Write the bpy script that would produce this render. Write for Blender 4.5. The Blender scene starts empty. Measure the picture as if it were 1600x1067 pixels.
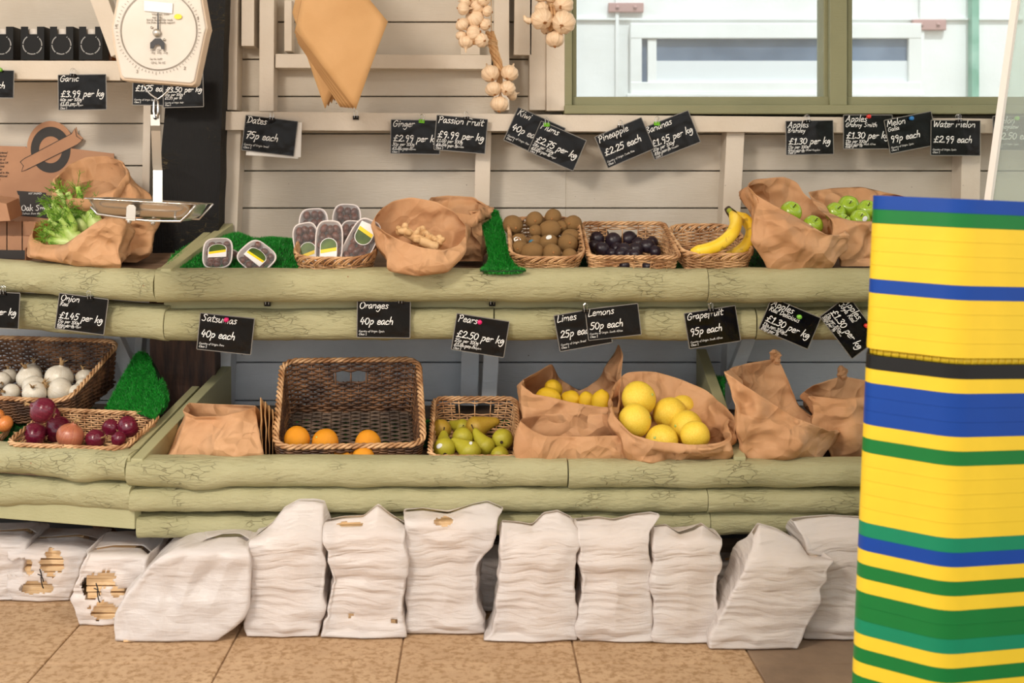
import bpy, math, random
from mathutils import Vector, Matrix, noise, Euler
random.seed(7)
R = random.random
def U(a, b): return a + (b - a) * random.random()
C = bpy.context.scene.collection
H, F, CX, CY = 1.083, 2000.0, 745.0, 290.0
# a pixel of the photograph at depth D metres from the camera -> a place in the room
def P(px, py, D): return Vector(((px - CX) * D / F, D, H - (py - CY) * D / F))
def lerp(a, b, t): return a + (b - a) * t

# ------------------------------------------------------------------ materials
def lin(c):
    c = c / 255.0
    return c / 12.92 if c <= .04045 else ((c + .055) / 1.055) ** 2.4
def col(r, g, b): return (lin(r), lin(g), lin(b), 1)
class NT:
    def __init__(s, name):
        s.m = bpy.data.materials.new(name); s.m.use_nodes = True
        s.t = s.m.node_tree; s.b = s.t.nodes['Principled BSDF']; s.out = s.t.nodes['Material Output']
    def n(s, typ, **kw):
        x = s.t.nodes.new(typ)
        for k, v in kw.items():
            if k in x.inputs: x.inputs[k].default_value = v
            else: setattr(x, k, v)
        return x
    def l(s, a, b): s.t.links.new(a, b)
    def coord(s, scale=(1, 1, 1), rot=(0, 0, 0)):
        tc = s.n('ShaderNodeTexCoord'); mp = s.n('ShaderNodeMapping')
        mp.inputs['Scale'].default_value = scale; mp.inputs['Rotation'].default_value = rot
        s.l(tc.outputs['Object'], mp.inputs['Vector']); return mp.outputs[0]
    def ramp(s, fac, stops, interp='LINEAR'):
        r = s.n('ShaderNodeValToRGB'); r.color_ramp.interpolation = interp
        e = r.color_ramp.elements
        while len(e) < len(stops): e.new(.5)
        for i, (p, c) in enumerate(stops): e[i].position = p; e[i].color = c if len(c) == 4 else (*c, 1)
        s.l(fac, r.inputs[0]); return r.outputs[0]
    def mix(s, fac, a, b, mode='MIX'):
        m = s.n('ShaderNodeMix', data_type='RGBA', blend_type=mode)
        for v, i in ((fac, 0), (a, 6), (b, 7)):
            if hasattr(v, 'is_linked'): s.l(v, m.inputs[i])
            else: m.inputs[i].default_value = v
        return m.outputs[2]
    def noise(s, vec, scale, detail=4, rough=.55, dist=0):
        x = s.n('ShaderNodeTexNoise', Scale=scale, Detail=detail, Roughness=rough, Distortion=dist)
        s.l(vec, x.inputs['Vector']); return x.outputs[0]
    def vor(s, vec, scale, feature='F1', out=0, rnd=1):
        x = s.n('ShaderNodeTexVoronoi', feature=feature, Scale=scale, Randomness=rnd)
        s.l(vec, x.inputs['Vector']); return x.outputs[out]
    def bump(s, h, strength, dist=.002, prev=None):
        b = s.n('ShaderNodeBump', Strength=strength, Distance=dist)
        s.l(h, b.inputs['Height'])
        if prev is not None: s.l(prev, b.inputs['Normal'])
        s.l(b.outputs[0], s.b.inputs['Normal']); return b.outputs[0]
    def base(s, c):
        if hasattr(c, 'is_linked'): s.l(c, s.b.inputs['Base Color'])
        else: s.b.inputs['Base Color'].default_value = c
    def set(s, **kw):
        for k, v in kw.items(): s.b.inputs[k.replace('_', ' ')].default_value = v
        return s
BW = ((0, (0, 0, 0)), (1, (1, 1, 1)))
def m_plain(name, c, rough=.5, **kw):
    t = NT(name); t.base(c); t.set(Roughness=rough)
    for k, v in kw.items(): t.b.inputs[k.replace('_', ' ')].default_value = v
    return t.m
def m_var(name, c1, c2, scale=8, rough=.5, bump=.0, bscale=60, bdist=.002, stretch=(1, 1, 1), lo=.35, hi=.65, **kw):
    t = NT(name); v = t.coord(stretch)
    t.base(t.ramp(t.noise(v, scale), ((lo, c1), (hi, c2))))
    if bump: t.bump(t.noise(v, bscale, 5), bump, bdist)
    t.set(Roughness=rough)
    for k, x in kw.items(): t.b.inputs[k.replace('_', ' ')].default_value = x
    return t.m
def m_paint(name, c, grime, chips=.0, crack=True, stretch=(1, 1, 1), rough=.55, bs=.5, chipc=col(120, 80, 55), bd=.004):
    t = NT(name); v = t.coord()
    vs = t.coord(stretch)
    big = t.noise(v, 2.2, 5, .6)
    c0 = t.mix(t.ramp(big, ((.38, (0, 0, 0)), (.8, (1, 1, 1)))), c, grime)
    # knots, pin holes and small dark specks in the old paint
    sp = t.ramp(t.vor(v, 26, 'F1'), ((.0, (1, 1, 1)), (.035, (1, 1, 1)), (.06, (0, 0, 0))))
    mask = t.ramp(t.noise(v, 4, 2), ((.55, (0, 0, 0)), (.62, (1, 1, 1))))
    sp = t.mix(1.0, sp, mask, 'MULTIPLY')
    c1 = t.mix(sp, c0, chipc)
    h = t.noise(vs, 30, 8, .65)
    if crack:
        cr = t.vor(t.n_dist(v, stretch), 1.0, 'DISTANCE_TO_EDGE') if False else None
        w = t.n('ShaderNodeMapping'); w.inputs['Scale'].default_value = (16, 85, 85)
        nz = t.n('ShaderNodeTexNoise', Scale=14.0, Detail=3.0); t.l(v, nz.inputs['Vector'])
        ad = t.n('ShaderNodeVectorMath', operation='SCALE'); ad.inputs['Scale'].default_value = .05
        t.l(nz.outputs['Color'], ad.inputs[0])
        ad2 = t.n('ShaderNodeVectorMath', operation='ADD'); t.l(v, ad2.inputs[0]); t.l(ad.outputs[0], ad2.inputs[1])
        t.l(ad2.outputs[0], w.inputs['Vector'])
        e = t.vor(w.outputs[0], 1.0, 'DISTANCE_TO_EDGE')
        line = t.ramp(e, ((.0, (1, 1, 1)), (.012, (1, 1, 1)), (.035, (0, 0, 0))))
        m2 = t.ramp(t.noise(v, 9, 3), ((.54, (0, 0, 0)), (.64, (1, 1, 1))))
        line = t.mix(1.0, line, m2, 'MULTIPLY')
        c1 = t.mix(t.mix(1.0, line, (.30, .30, .30, 1), 'MULTIPLY'), c1, col(120, 106, 72))
        inv = t.mix(1.0, (1, 1, 1, 1), line, 'SUBTRACT')
        h = t.mix(.35, h, inv)
    if chips:
        ch = t.ramp(t.noise(v, 7, 6, .7), ((chips, (0, 0, 0)), (chips + .01, (1, 1, 1))))
        c1 = t.mix(ch, c1, chipc)
    t.base(c1); t.bump(h, bs, bd); t.set(Roughness=rough)
    return t.m
M = {}
M['sage'] = m_paint('sage_green_paint', col(184, 180, 140), col(158, 154, 112), chips=.80, stretch=(1, 3.5, 3.5), bs=1.0, bd=.010, chipc=col(150, 95, 60))
M['sage_flat'] = m_paint('sage_green_board_paint', col(180, 178, 138), col(160, 157, 116), crack=False, stretch=(1, 6, 6), bs=.3)
M['cream'] = m_paint('cream_plank_paint', col(204, 196, 183), col(184, 173, 156), crack=False, stretch=(1, 8, 8), bs=.35, chipc=col(70, 55, 42))
M['cream_trim'] = m_paint('cream_trim_paint', col(216, 206, 192), col(198, 184, 164), crack=False, stretch=(2, 6, 2), bs=.35, chipc=col(80, 60, 45))
M['grey_plank'] = m_paint('grey_plank_paint', col(222, 229, 236), col(192, 199, 206), crack=False, stretch=(1, 8, 8), bs=.35, chipc=col(60, 52, 48))  # bluer and paler than the cream planks above
M['olive'] = m_paint('olive_window_paint', col(138, 138, 104), col(118, 120, 88), crack=False, stretch=(1, 5, 5), bs=.3)
M['black_timber'] = m_paint('black_tarred_timber', col(16, 15, 15), col(9, 9, 9), chips=.84, stretch=(9, 9, 1), rough=.6, bs=.8, chipc=col(90, 85, 78))
M['brown_timber'] = m_var('brown_bare_timber', col(48, 30, 22), col(88, 58, 42), 9, .6, .6, 30, .003, (8, 8, 1))
M['deck'] = m_var('bare_deck_board', col(110, 88, 70), col(140, 116, 94), 6, .7, .3, 40, .002, (1, 8, 1))
M['raw_wood'] = m_var('raw_leg_wood', col(105, 72, 48), col(142, 102, 70), 9, .65, .3, 40, .002, (8, 8, 1))
M['dark_base'] = m_var('dark_base_board', col(22, 20, 19), col(38, 34, 31), 6, .7)  # near-black colour standing for the shade under the lower shelf

M['black_timber'].node_tree.nodes['Principled BSDF'].inputs['Specular IOR Level'].default_value = .25
def m_floor():
    t = NT('concrete_paving'); v = t.coord()
    n1 = t.noise(v, 5, 6, .65); n2 = t.noise(v, 60, 6, .7)
    c = t.ramp(n1, ((.3, col(176, 144, 110)), (.7, col(200, 168, 132))))
    c = t.mix(t.ramp(n2, ((.40, (1, 1, 1)), (.52, (0, 0, 0)))), c, col(160, 126, 88))
    vs = t.coord((18, 60, 1)); sp = t.ramp(t.noise(vs, 3.2, 5, .7), ((.27, (1, 1, 1)), (.33, (0, 0, 0))))
    c = t.mix(sp, c, col(112, 84, 58))
    t.base(c); t.bump(t.mix(.5, n2, sp), .5, .003); t.set(Roughness=.8); return t.m
M['floor'] = m_floor()
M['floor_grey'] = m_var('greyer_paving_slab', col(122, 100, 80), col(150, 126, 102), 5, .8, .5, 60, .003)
M['grout'] = m_var('dirt_joint', col(140, 112, 84), col(165, 135, 102), 20, .9)

def m_paper(name, c1, c2, crump=.6):
    t = NT(name); v = t.coord()
    c = t.ramp(t.noise(v, 5, 3), ((.3, c1), (.7, c2)))
    fib = t.noise(t.coord((40, 40, 300)), 3, 3)
    c = t.mix(.08, c, t.ramp(fib, BW), 'SOFT_LIGHT')
    t.base(c)
    wn = t.n('ShaderNodeTexNoise', Scale=6.0, Detail=2.0); t.l(v, wn.inputs['Vector'])
    sc_ = t.n('ShaderNodeVectorMath', operation='SCALE'); sc_.inputs['Scale'].default_value = .12; t.l(wn.outputs['Color'], sc_.inputs[0])
    ad = t.n('ShaderNodeVectorMath', operation='ADD'); t.l(v, ad.inputs[0]); t.l(sc_.outputs[0], ad.inputs[1]); vw = ad.outputs[0]
    a = t.vor(vw, 11, 'F1'); b = t.vor(vw, 27, 'F1'); e = t.vor(vw, 17, 'DISTANCE_TO_EDGE')
    msk = t.ramp(t.noise(v, 7, 2), ((.35, (0, 0, 0)), (.7, (1, 1, 1))))
    nb = t.bump(a, crump, .030); nb = t.bump(t.mix(1.0, b, msk, 'MULTIPLY'), crump, .011, nb); t.bump(e, crump * .7, .010, nb)
    t.set(Roughness=.62)
    t.b.inputs['Specular IOR Level'].default_value = .3
    tr = t.n('ShaderNodeBsdfTranslucent'); t.l(c, tr.inputs['Color'])
    mx = t.n('ShaderNodeMixShader', Fac=.18); t.l(t.b.outputs[0], mx.inputs[1]); t.l(tr.outputs[0], mx.inputs[2])
    t.l(mx.outputs[0], t.out.inputs['Surface'])
    return t.m
M['kraft'] = m_paper('crumpled_kraft_paper', col(204, 152, 108), col(222, 176, 132), 1.0)
M['kraft_flat'] = m_paper('flat_kraft_paper', col(206, 160, 106), col(222, 178, 124), .12)
M['kraft_tan'] = m_paper('browner_flat_kraft_paper', col(184, 138, 88), col(200, 154, 104), .12)
M['card_kraft'] = m_var('kraft_cardboard', col(170, 124, 92), col(184, 138, 104), 6, .7, .1, 90)
M['print_black'] = m_plain('black_print', col(40, 34, 30), .6)

def m_film(tight=True):
    t = NT('white_plastic_film' if tight else 'loose_white_plastic_film'); v = t.coord()
    vs = t.coord((3, 3, 1)); h = t.noise(vs, 14, 5, .6, .6); h2 = t.noise(v, 45, 4)
    t.base(col(250, 246, 244)); t.set(Roughness=.26)
    wr = t.noise(t.coord((2.5, 2.5, 16)), 5, 4, .6, .5)
    nb = t.bump(h, .35, .006); nb = t.bump(wr, .5, .008, nb)
    n3 = t.n('ShaderNodeTexNoise', Scale=5.0, Detail=2.0); t.l(v, n3.inputs['Vector']); s3 = t.n('ShaderNodeVectorMath', operation='SCALE'); s3.inputs['Scale'].default_value = .10; t.l(n3.outputs['Color'], s3.inputs[0])
    a3 = t.n('ShaderNodeVectorMath', operation='ADD'); t.l(v, a3.inputs[0]); t.l(s3.outputs[0], a3.inputs[1])
    for sc3, rt, ds in ((((5, 5, 30), (0, .12, 0), .010), ((4, 4, 44), (0, -.3, 0), .006)) if tight else (((6, 6, 16), (0, .9, 0), .012), ((9, 9, 5), (0, .3, 0), .010))):
        mp = t.n('ShaderNodeMapping'); mp.inputs['Scale'].default_value = sc3; mp.inputs['Rotation'].default_value = rt; t.l(a3.outputs[0], mp.inputs['Vector'])
        nb = t.bump(t.vor(mp.outputs[0], 1.0, 'DISTANCE_TO_EDGE'), .8, ds, nb)
    t.bump(h2, .2, .003, nb)
    tl = t.n('ShaderNodeBsdfTranslucent'); tl.inputs[0].default_value = col(244, 236, 232)
    tp = t.n('ShaderNodeBsdfTransparent'); tp.inputs[0].default_value = (1, .99, .98, 1)
    m1 = t.n('ShaderNodeMixShader', Fac=.35); t.l(t.b.outputs[0], m1.inputs[1]); t.l(tl.outputs[0], m1.inputs[2])
    m2 = t.n('ShaderNodeMixShader', Fac=.27); t.l(m1.outputs[0], m2.inputs[1]); t.l(tp.outputs[0], m2.inputs[2])
    t.l(m2.outputs[0], t.out.inputs['Surface']); return t.m
M['film'] = m_film(); M['film_loose'] = m_film(False)
def m_thin(name, tint, fac, rough=.05):
    t = NT(name); t.base(tint); t.set(Roughness=rough)
    tp = t.n('ShaderNodeBsdfTransparent'); tp.inputs[0].default_value = tint
    m2 = t.n('ShaderNodeMixShader', Fac=fac); t.l(t.b.outputs[0], m2.inputs[1]); t.l(tp.outputs[0], m2.inputs[2])
    t.l(m2.outputs[0], t.out.inputs['Surface']); return t.m
M['glass'] = m_thin('dusty_window_glass', (.93, .96, .96, 1), .93)
M['clear_sheet'] = m_thin('clear_plastic_sheet', (.78, .84, .80, 1), .80, .12)
M['tray_film'] = m_thin('clear_tray_film', (.97, .97, .98, 1), .92, .05)
M['stick'] = m_var('split_pine', col(226, 188, 138), col(244, 214, 170), 10, .6, .3, 40, .002, (2, 20, 20))
M['wicker'] = m_var('golden_willow', col(158, 112, 72), col(220, 178, 132), 22, .45, .3, 120, .001, lo=.38, hi=.60)
M['wicker_dark'] = m_var('dark_willow', col(74, 50, 36), col(138, 98, 66), 22, .5, .3, 120, .001, lo=.4, hi=.66)
M['wicker_grey'] = m_var('weathered_willow', col(70, 56, 46), col(112, 92, 76), 22, .55, .3, 120, .001, lo=.4, hi=.66)
M['grass'] = m_var('green_plastic_turf', col(14, 112, 28), col(36, 164, 50), 120, .45)
M['grass_back'] = m_plain('turf_backing', col(10, 60, 18), .8)

def m_card():
    t = NT('printed_slate_card'); v = t.coord()
    t.base(t.ramp(t.noise(v, 9, 4, .6, 1.5), ((.35, col(8, 8, 8)), (.75, col(24, 22, 22)))))
    t.set(Roughness=.14); t.b.inputs['Specular IOR Level'].default_value = .2
    h = t.noise(t.coord((1, 1, 1.8)), 7, 2, .5, .6)
    t.bump(h, .28, .02); return t.m
M['card'] = m_card()
M['laminate'] = m_plain('clear_laminate_edge', col(128, 124, 118), .25)
M['white_card'] = m_plain('white_card', col(235, 232, 226), .5)
M['chalk'] = m_plain('white_lettering', col(240, 240, 238), .6)
M['clip'] = m_plain('black_clip_steel', col(20, 20, 22), .3, Metallic=.4)
M['clip_green'] = m_plain('green_clip_steel', col(110, 190, 30), .35)
M['wire'] = m_plain('nickel_wire', col(200, 200, 200), .25, Metallic=1)
for k, c in (('pin_pink', (225, 30, 110)), ('pin_red', (215, 50, 40)), ('pin_blue', (40, 120, 190)), ('pin_green', (130, 200, 70))):
    M[k] = m_plain(k + '_plastic', col(*c), .3)
M['steel'] = m_plain('brushed_steel', col(205, 200, 192), .24, Metallic=1)
M['strap'] = m_plain('satin_steel', col(196, 192, 184), .4, Metallic=.85)
M['scale_body'] = m_var('ivory_enamel', col(208, 202, 194), col(198, 190, 178), 5, .3)
M['scale_edge'] = m_plain('beige_scale_rim', col(205, 186, 164), .4)
M['dial_line'] = m_plain('dial_ink', col(120, 112, 100), .6)
M['ink'] = m_plain('dark_ink', col(34, 34, 38), .5)
M['yellow_sticker'] = m_plain('yellow_sticker', col(235, 205, 40), .5)

def m_fruit(name, c1, c2, scale, rough, bump, bsc, speck=None, spsc=60, coat=0, sss=0):
    t = NT(name); v = t.coord()
    c = t.ramp(t.noise(v, scale, 3), ((.38, c1), (.64, c2)))
    if speck:
        s = t.ramp(t.noise(v, spsc, 3, .6), ((.60, (0, 0, 0)), (.68, (1, 1, 1)))); c = t.mix(s, c, speck)
    t.base(c); t.bump(t.noise(v, bsc, 4), bump, .002); t.set(Roughness=rough)
    t.b.inputs['Coat Weight'].default_value = coat
    return t.m
M['kiwi'] = m_fruit('fuzzy_kiwi_skin', col(124, 92, 50), col(150, 114, 66), 30, .75, .5, 500, col(168, 132, 84), 300)
M['plum'] = m_fruit('dark_plum_skin', col(24, 16, 22), col(46, 34, 48), 25, .32, .1, 80, col(78, 72, 98), 30)
M['pear'] = m_fruit('conference_pear_skin', col(156, 154, 36), col(206, 194, 62), 30, .42, .15, 120, col(140, 108, 40), 70)
M['pear_brown'] = m_fruit('russet_pear_skin', col(168, 120, 44), col(188, 168, 50), 22, .45, .15, 120, col(140, 92, 40), 60)
M['orange'] = m_fruit('orange_peel', col(238, 150, 20), col(246, 168, 34), 20, .42, .6, 380)
M['lemon'] = m_fruit('lemon_peel', col(232, 186, 28), col(244, 204, 48), 20, .4, .5, 300)
M['grapefruit'] = m_fruit('grapefruit_peel', col(244, 206, 60), col(252, 222, 86), 14, .38, .35, 320)
M['apple'] = m_fruit('green_apple_skin', col(140, 176, 34), col(166, 196, 58), 14, .25, .05, 100, col(186, 206, 110), 220, .3)
M['banana'] = m_fruit('banana_peel', col(236, 198, 40), col(248, 214, 66), 12, .42, .1, 60, col(196, 160, 50), 40)
M['banana_green'] = m_plain('green_banana_neck', col(150, 160, 50), .5)
M['banana_tip'] = m_plain('dark_banana_tip', col(60, 42, 26), .7)
def m_onion(name, c1, c2, c3, rough=.32):
    t = NT(name); tc = t.n('ShaderNodeTexCoord'); sp = t.n('ShaderNodeSeparateXYZ'); t.l(tc.outputs['Object'], sp.inputs[0])
    a = t.n('ShaderNodeMath', operation='ARCTAN2'); t.l(sp.outputs[0], a.inputs[0]); t.l(sp.outputs[1], a.inputs[1])
    cb = t.n('ShaderNodeCombineXYZ'); t.l(a.outputs[0], cb.inputs[0])
    nz = t.noise(cb.outputs[0], 7, 3); v = t.coord(); n2 = t.noise(v, 18, 4)
    c = t.ramp(nz, ((.35, c1), (.65, c2))); c = t.mix(t.ramp(n2, ((.55, (0, 0, 0)), (.75, (1, 1, 1)))), c, c3)
    t.base(c); t.bump(nz, .3, .002); t.set(Roughness=rough); return t.m
M['onion_white'] = m_onion('white_onion_skin', col(226, 216, 196), col(240, 232, 216), col(206, 184, 140))
M['onion_red'] = m_onion('red_onion_skin', col(80, 8, 34), col(118, 26, 54), col(150, 60, 76), .22)
M['onion_tan'] = m_onion('copper_onion_skin', col(176, 96, 72), col(196, 128, 92), col(126, 44, 60))
M['onion_brown'] = m_onion('brown_onion_skin', col(214, 122, 56), col(232, 152, 82), col(190, 100, 40))
M['onion_dry'] = m_var('dry_onion_neck', col(170, 130, 84), col(214, 180, 130), 60, .8, .6, 150, .002)
M['garlic'] = m_onion('garlic_skin', col(214, 184, 148), col(236, 212, 182), col(200, 154, 126), .45)
M['garlic_root'] = m_plain('garlic_root', col(164, 112, 62), .8)
M['garlic_stem'] = m_var('dried_garlic_stem', col(196, 148, 100), col(222, 182, 134), 30, .8, .6, 80, .003, (4, 4, 1))
M['ginger'] = m_fruit('ginger_skin', col(206, 164, 112), col(226, 188, 138), 30, .6, .4, 90, col(178, 132, 84), 70)
M['date'] = m_fruit('dried_date', col(58, 26, 16), col(104, 46, 24), 40, .28, .5, 120)
M['tray'] = m_plain('white_foam_tray', col(226, 218, 214), .5)
M['lab_green'] = m_var('dark_green_label', col(30, 56, 24), col(84, 112, 30), 18, .35)
M['lab_yellow'] = m_plain('yellow_label', col(240, 208, 10), .4)
M['lab_white'] = m_plain('white_label', col(232, 230, 230), .4)
M['fennel'] = m_var('fennel_stalk', col(150, 190, 66), col(212, 228, 150), 16, .4, .2, 60, .002)
M['frond'] = m_var('fennel_frond', col(70, 124, 24), col(122, 164, 44), 30, .6)
M['jar_glass'] = m_var('amber_jar', col(70, 38, 20), col(128, 70, 30), 30, .15)
M['lid'] = m_plain('white_jar_lid', col(214, 208, 200), .4)
M['sleeve'] = m_plain('black_card_sleeve', col(10, 11, 12), .5, Specular_IOR_Level=.2)
M['outwall'] = m_paint('white_outside_paint', col(232, 234, 232), col(215, 216, 212), crack=False, chipc=col(225, 228, 225))
M['outglass'] = m_var('blue_grey_outside_glass', col(70, 88, 112), col(110, 126, 148), 3, .25)
M['outblind'] = m_plain('pale_blind', col(215, 220, 222), .6)
M['hinge'] = m_plain('pink_strap_hinge', col(176, 140, 134), .6)
M['outgreen'] = m_var('green_drainpipe', col(90, 150, 125), col(150, 190, 172), 6, .5)
M['rust'] = m_var('rust', col(120, 66, 36), col(160, 96, 54), 60, .8)
for k, c in (('Y', (246, 210, 52)), ('B', (6, 68, 164)), ('G', (12, 122, 54)), ('T', (10, 138, 98)), ('K', (22, 24, 26))):
    M['crate' + k] = m_var('crate_plastic_' + k, col(*c), col(*[max(0, int(x * .93)) for x in c]), 5, .42, .1, 20, .001, **{'Specular_IOR_Level': .3})
M['white_pole'] = m_plain('white_plastic_pole', col(226, 220, 212), .4)
M['black_band'] = m_plain('black_twine', col(30, 26, 26), .6)
M['sticker'] = m_plain('fruit_sticker', col(228, 232, 230), .35)
M['sticker_b'] = m_plain('blue_fruit_sticker', col(60, 130, 160), .35)

# ------------------------------------------------------------------ mesh helpers
class G:                                   # a growing mesh with material slots
    def __init__(s): s.v = []; s.f = []; s.mi = []; s.cur = 0
    def add(s, vs, fs):
        o = len(s.v); s.v += [Vector(p) for p in vs]
        for f in fs: s.f.append([i + o for i in f]); s.mi.append(s.cur)
    def box(s, c, d, rot=None):
        hx, hy, hz = d[0] / 2, d[1] / 2, d[2] / 2
        vs = [Vector((x, y, z)) for x in (-hx, hx) for y in (-hy, hy) for z in (-hz, hz)]
        if rot is not None: vs = [rot @ p for p in vs]
        vs = [p + Vector(c) for p in vs]
        s.add(vs, [(0, 1, 3, 2), (4, 6, 7, 5), (0, 4, 5, 1), (2, 3, 7, 6), (0, 2, 6, 4), (1, 5, 7, 3)])
    def tube(s, pts, r, n=6, closed=False, flat=1.0):
        N = len(pts)
        if N < 2: return
        rs = r if isinstance(r, (list, tuple)) else [r] * N
        vs = []; prev = None
        for i in range(N):
            if closed: t = pts[(i + 1) % N] - pts[i - 1]
            else: t = pts[min(i + 1, N - 1)] - pts[max(i - 1, 0)]
            if t.length < 1e-9: t = Vector((0, 0, 1))
            t.normalize()
            if prev is None:
                a = Vector((0, 0, 1)) if abs(t.z) < .9 else Vector((1, 0, 0))
            else: a = prev
            u = a - t * a.dot(t)
            if u.length < 1e-6: u = t.orthogonal()
            u.normalize(); prev = u; w = t.cross(u)
            for k in range(n):
                an = 2 * math.pi * k / n
                vs.append(pts[i] + (u * math.cos(an) * flat + w * math.sin(an)) * rs[i])
        fs = []
        for i in range(N if closed else N - 1):
            j = (i + 1) % N
            for k in range(n): fs.append((i * n + k, i * n + (k + 1) % n, j * n + (k + 1) % n, j * n + k))
        if not closed:
            fs.append(tuple(range(n - 1, -1, -1))); fs.append(tuple((N - 1) * n + k for k in range(n)))
        s.add(vs, fs)
    def lathe(s, prof, seg=20, fn=None):   # prof: (r, z) list
        n = len(prof); vs = []
        for i in range(seg):
            a = 2 * math.pi * i / seg
            for r, z in prof:
                p = Vector((r * math.cos(a), r * math.sin(a), z))
                vs.append(fn(p, a) if fn else p)
        fs = []
        for i in range(seg):
            j = (i + 1) % seg
            for k in range(n - 1): fs.append((i * n + k, j * n + k, j * n + k + 1, i * n + k + 1))
        s.add(vs, fs)
    def prism(s, poly, vec):               # poly: 3D points, extruded by vec
        n = len(poly); a = [Vector(p) for p in poly]; b = [p + vec for p in a]
        s.add(a + b, [tuple(range(n)), tuple(range(2 * n - 1, n - 1, -1))] + [(i, (i + 1) % n + 0, (i + 1) % n + n, i + n) for i in range(n)])
def build(name, g, mats, parent=None, smooth=True, org=None, local=False, bevel=0, recalc=True):
    """links g as one object; world coordinates are moved to the origin org (or the parent's place)"""
    if not isinstance(mats, (list, tuple)): mats = [mats]
    if parent is not None and not local:
        off = parent.location.copy(); pp = parent.parent
        while pp is not None: off += pp.location; pp = pp.parent
    elif local: off = Vector((0, 0, 0))
    else: off = Vector(org) if org is not None else Vector((0, 0, 0))
    me = bpy.data.meshes.new(name)
    me.from_pydata([tuple(p - off) for p in g.v], [], g.f)
    for m in mats: me.materials.append(m)
    for i, p in enumerate(me.polygons):
        p.material_index = g.mi[i]; p.use_smooth = bool(smooth)
    me.validate(); me.update()
    if recalc:
        import bmesh
        bm = bmesh.new(); bm.from_mesh(me); bmesh.ops.recalc_face_normals(bm, faces=bm.faces); bm.to_mesh(me); bm.free()
    if smooth == 'auto':
        try: me.set_sharp_from_angle(angle=math.radians(35))
        except Exception: pass
    o = bpy.data.objects.new(name, me); C.objects.link(o)
    if parent is not None: o.parent = parent
    elif not local: o.location = off
    if bevel:
        b = o.modifiers.new('bevel', 'BEVEL'); b.width = bevel; b.segments = 2; b.limit_method = 'ANGLE'
    return o
def tag(o, label, cat, group=None, kind=None):
    o['label'] = label; o['category'] = cat
    if group: o['group'] = group
    if kind: o['kind'] = kind
    return o
def empty(name, loc, label, cat, group=None, rot=(0, 0, 0)):
    o = bpy.data.objects.new(name, None); C.objects.link(o); o.location = loc; o.rotation_euler = rot
    o.empty_display_size = .05
    return tag(o, label, cat, group)
def struct(name, g, m, smooth=False, bevel=0):
    c = sum(g.v, Vector()) / len(g.v)
    o = build(name, g, m, smooth=smooth, org=c, bevel=bevel); o['kind'] = 'structure'; return o
def solid(o, t, offset=0):
    m = o.modifiers.new('solid', 'SOLIDIFY'); m.thickness = t; m.offset = offset; return o
def subd(o, n=1):
    m = o.modifiers.new('sub', 'SUBSURF'); m.levels = n; m.render_levels = n; return o
def resample(pts, n):
    L = [0]
    for i in range(1, len(pts)): L.append(L[-1] + (pts[i] - pts[i - 1]).length)
    T = L[-1] or 1; out = []; k = 0
    for i in range(n):
        t = T * i / (n - 1)
        while k < len(pts) - 2 and L[k + 1] < t: k += 1
        d = L[k + 1] - L[k]
        out.append(pts[k].lerp(pts[k + 1], min(1, max(0, (t - L[k]) / d)) if d > 0 else 0))
    return out
def crom(pts, per=6, closed=False):
    n = len(pts); out = []
    rng = range(n if closed else n - 1)
    for i in rng:
        p0 = pts[(i - 1) % n] if (closed or i > 0) else pts[i] * 2 - pts[i + 1]
        p1 = pts[i]; p2 = pts[(i + 1) % n]
        p3 = pts[(i + 2) % n] if (closed or i + 2 < n) else p2 * 2 - p1
        for k in range(per):
            t = k / per; t2 = t * t; t3 = t2 * t
            out.append(.5 * ((2 * p1) + (p2 - p0) * t + (2 * p0 - 5 * p1 + 4 * p2 - p3) * t2 + (3 * p1 - p0 - 3 * p2 + p3) * t3))
    if not closed: out.append(pts[-1].copy())
    return out

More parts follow.
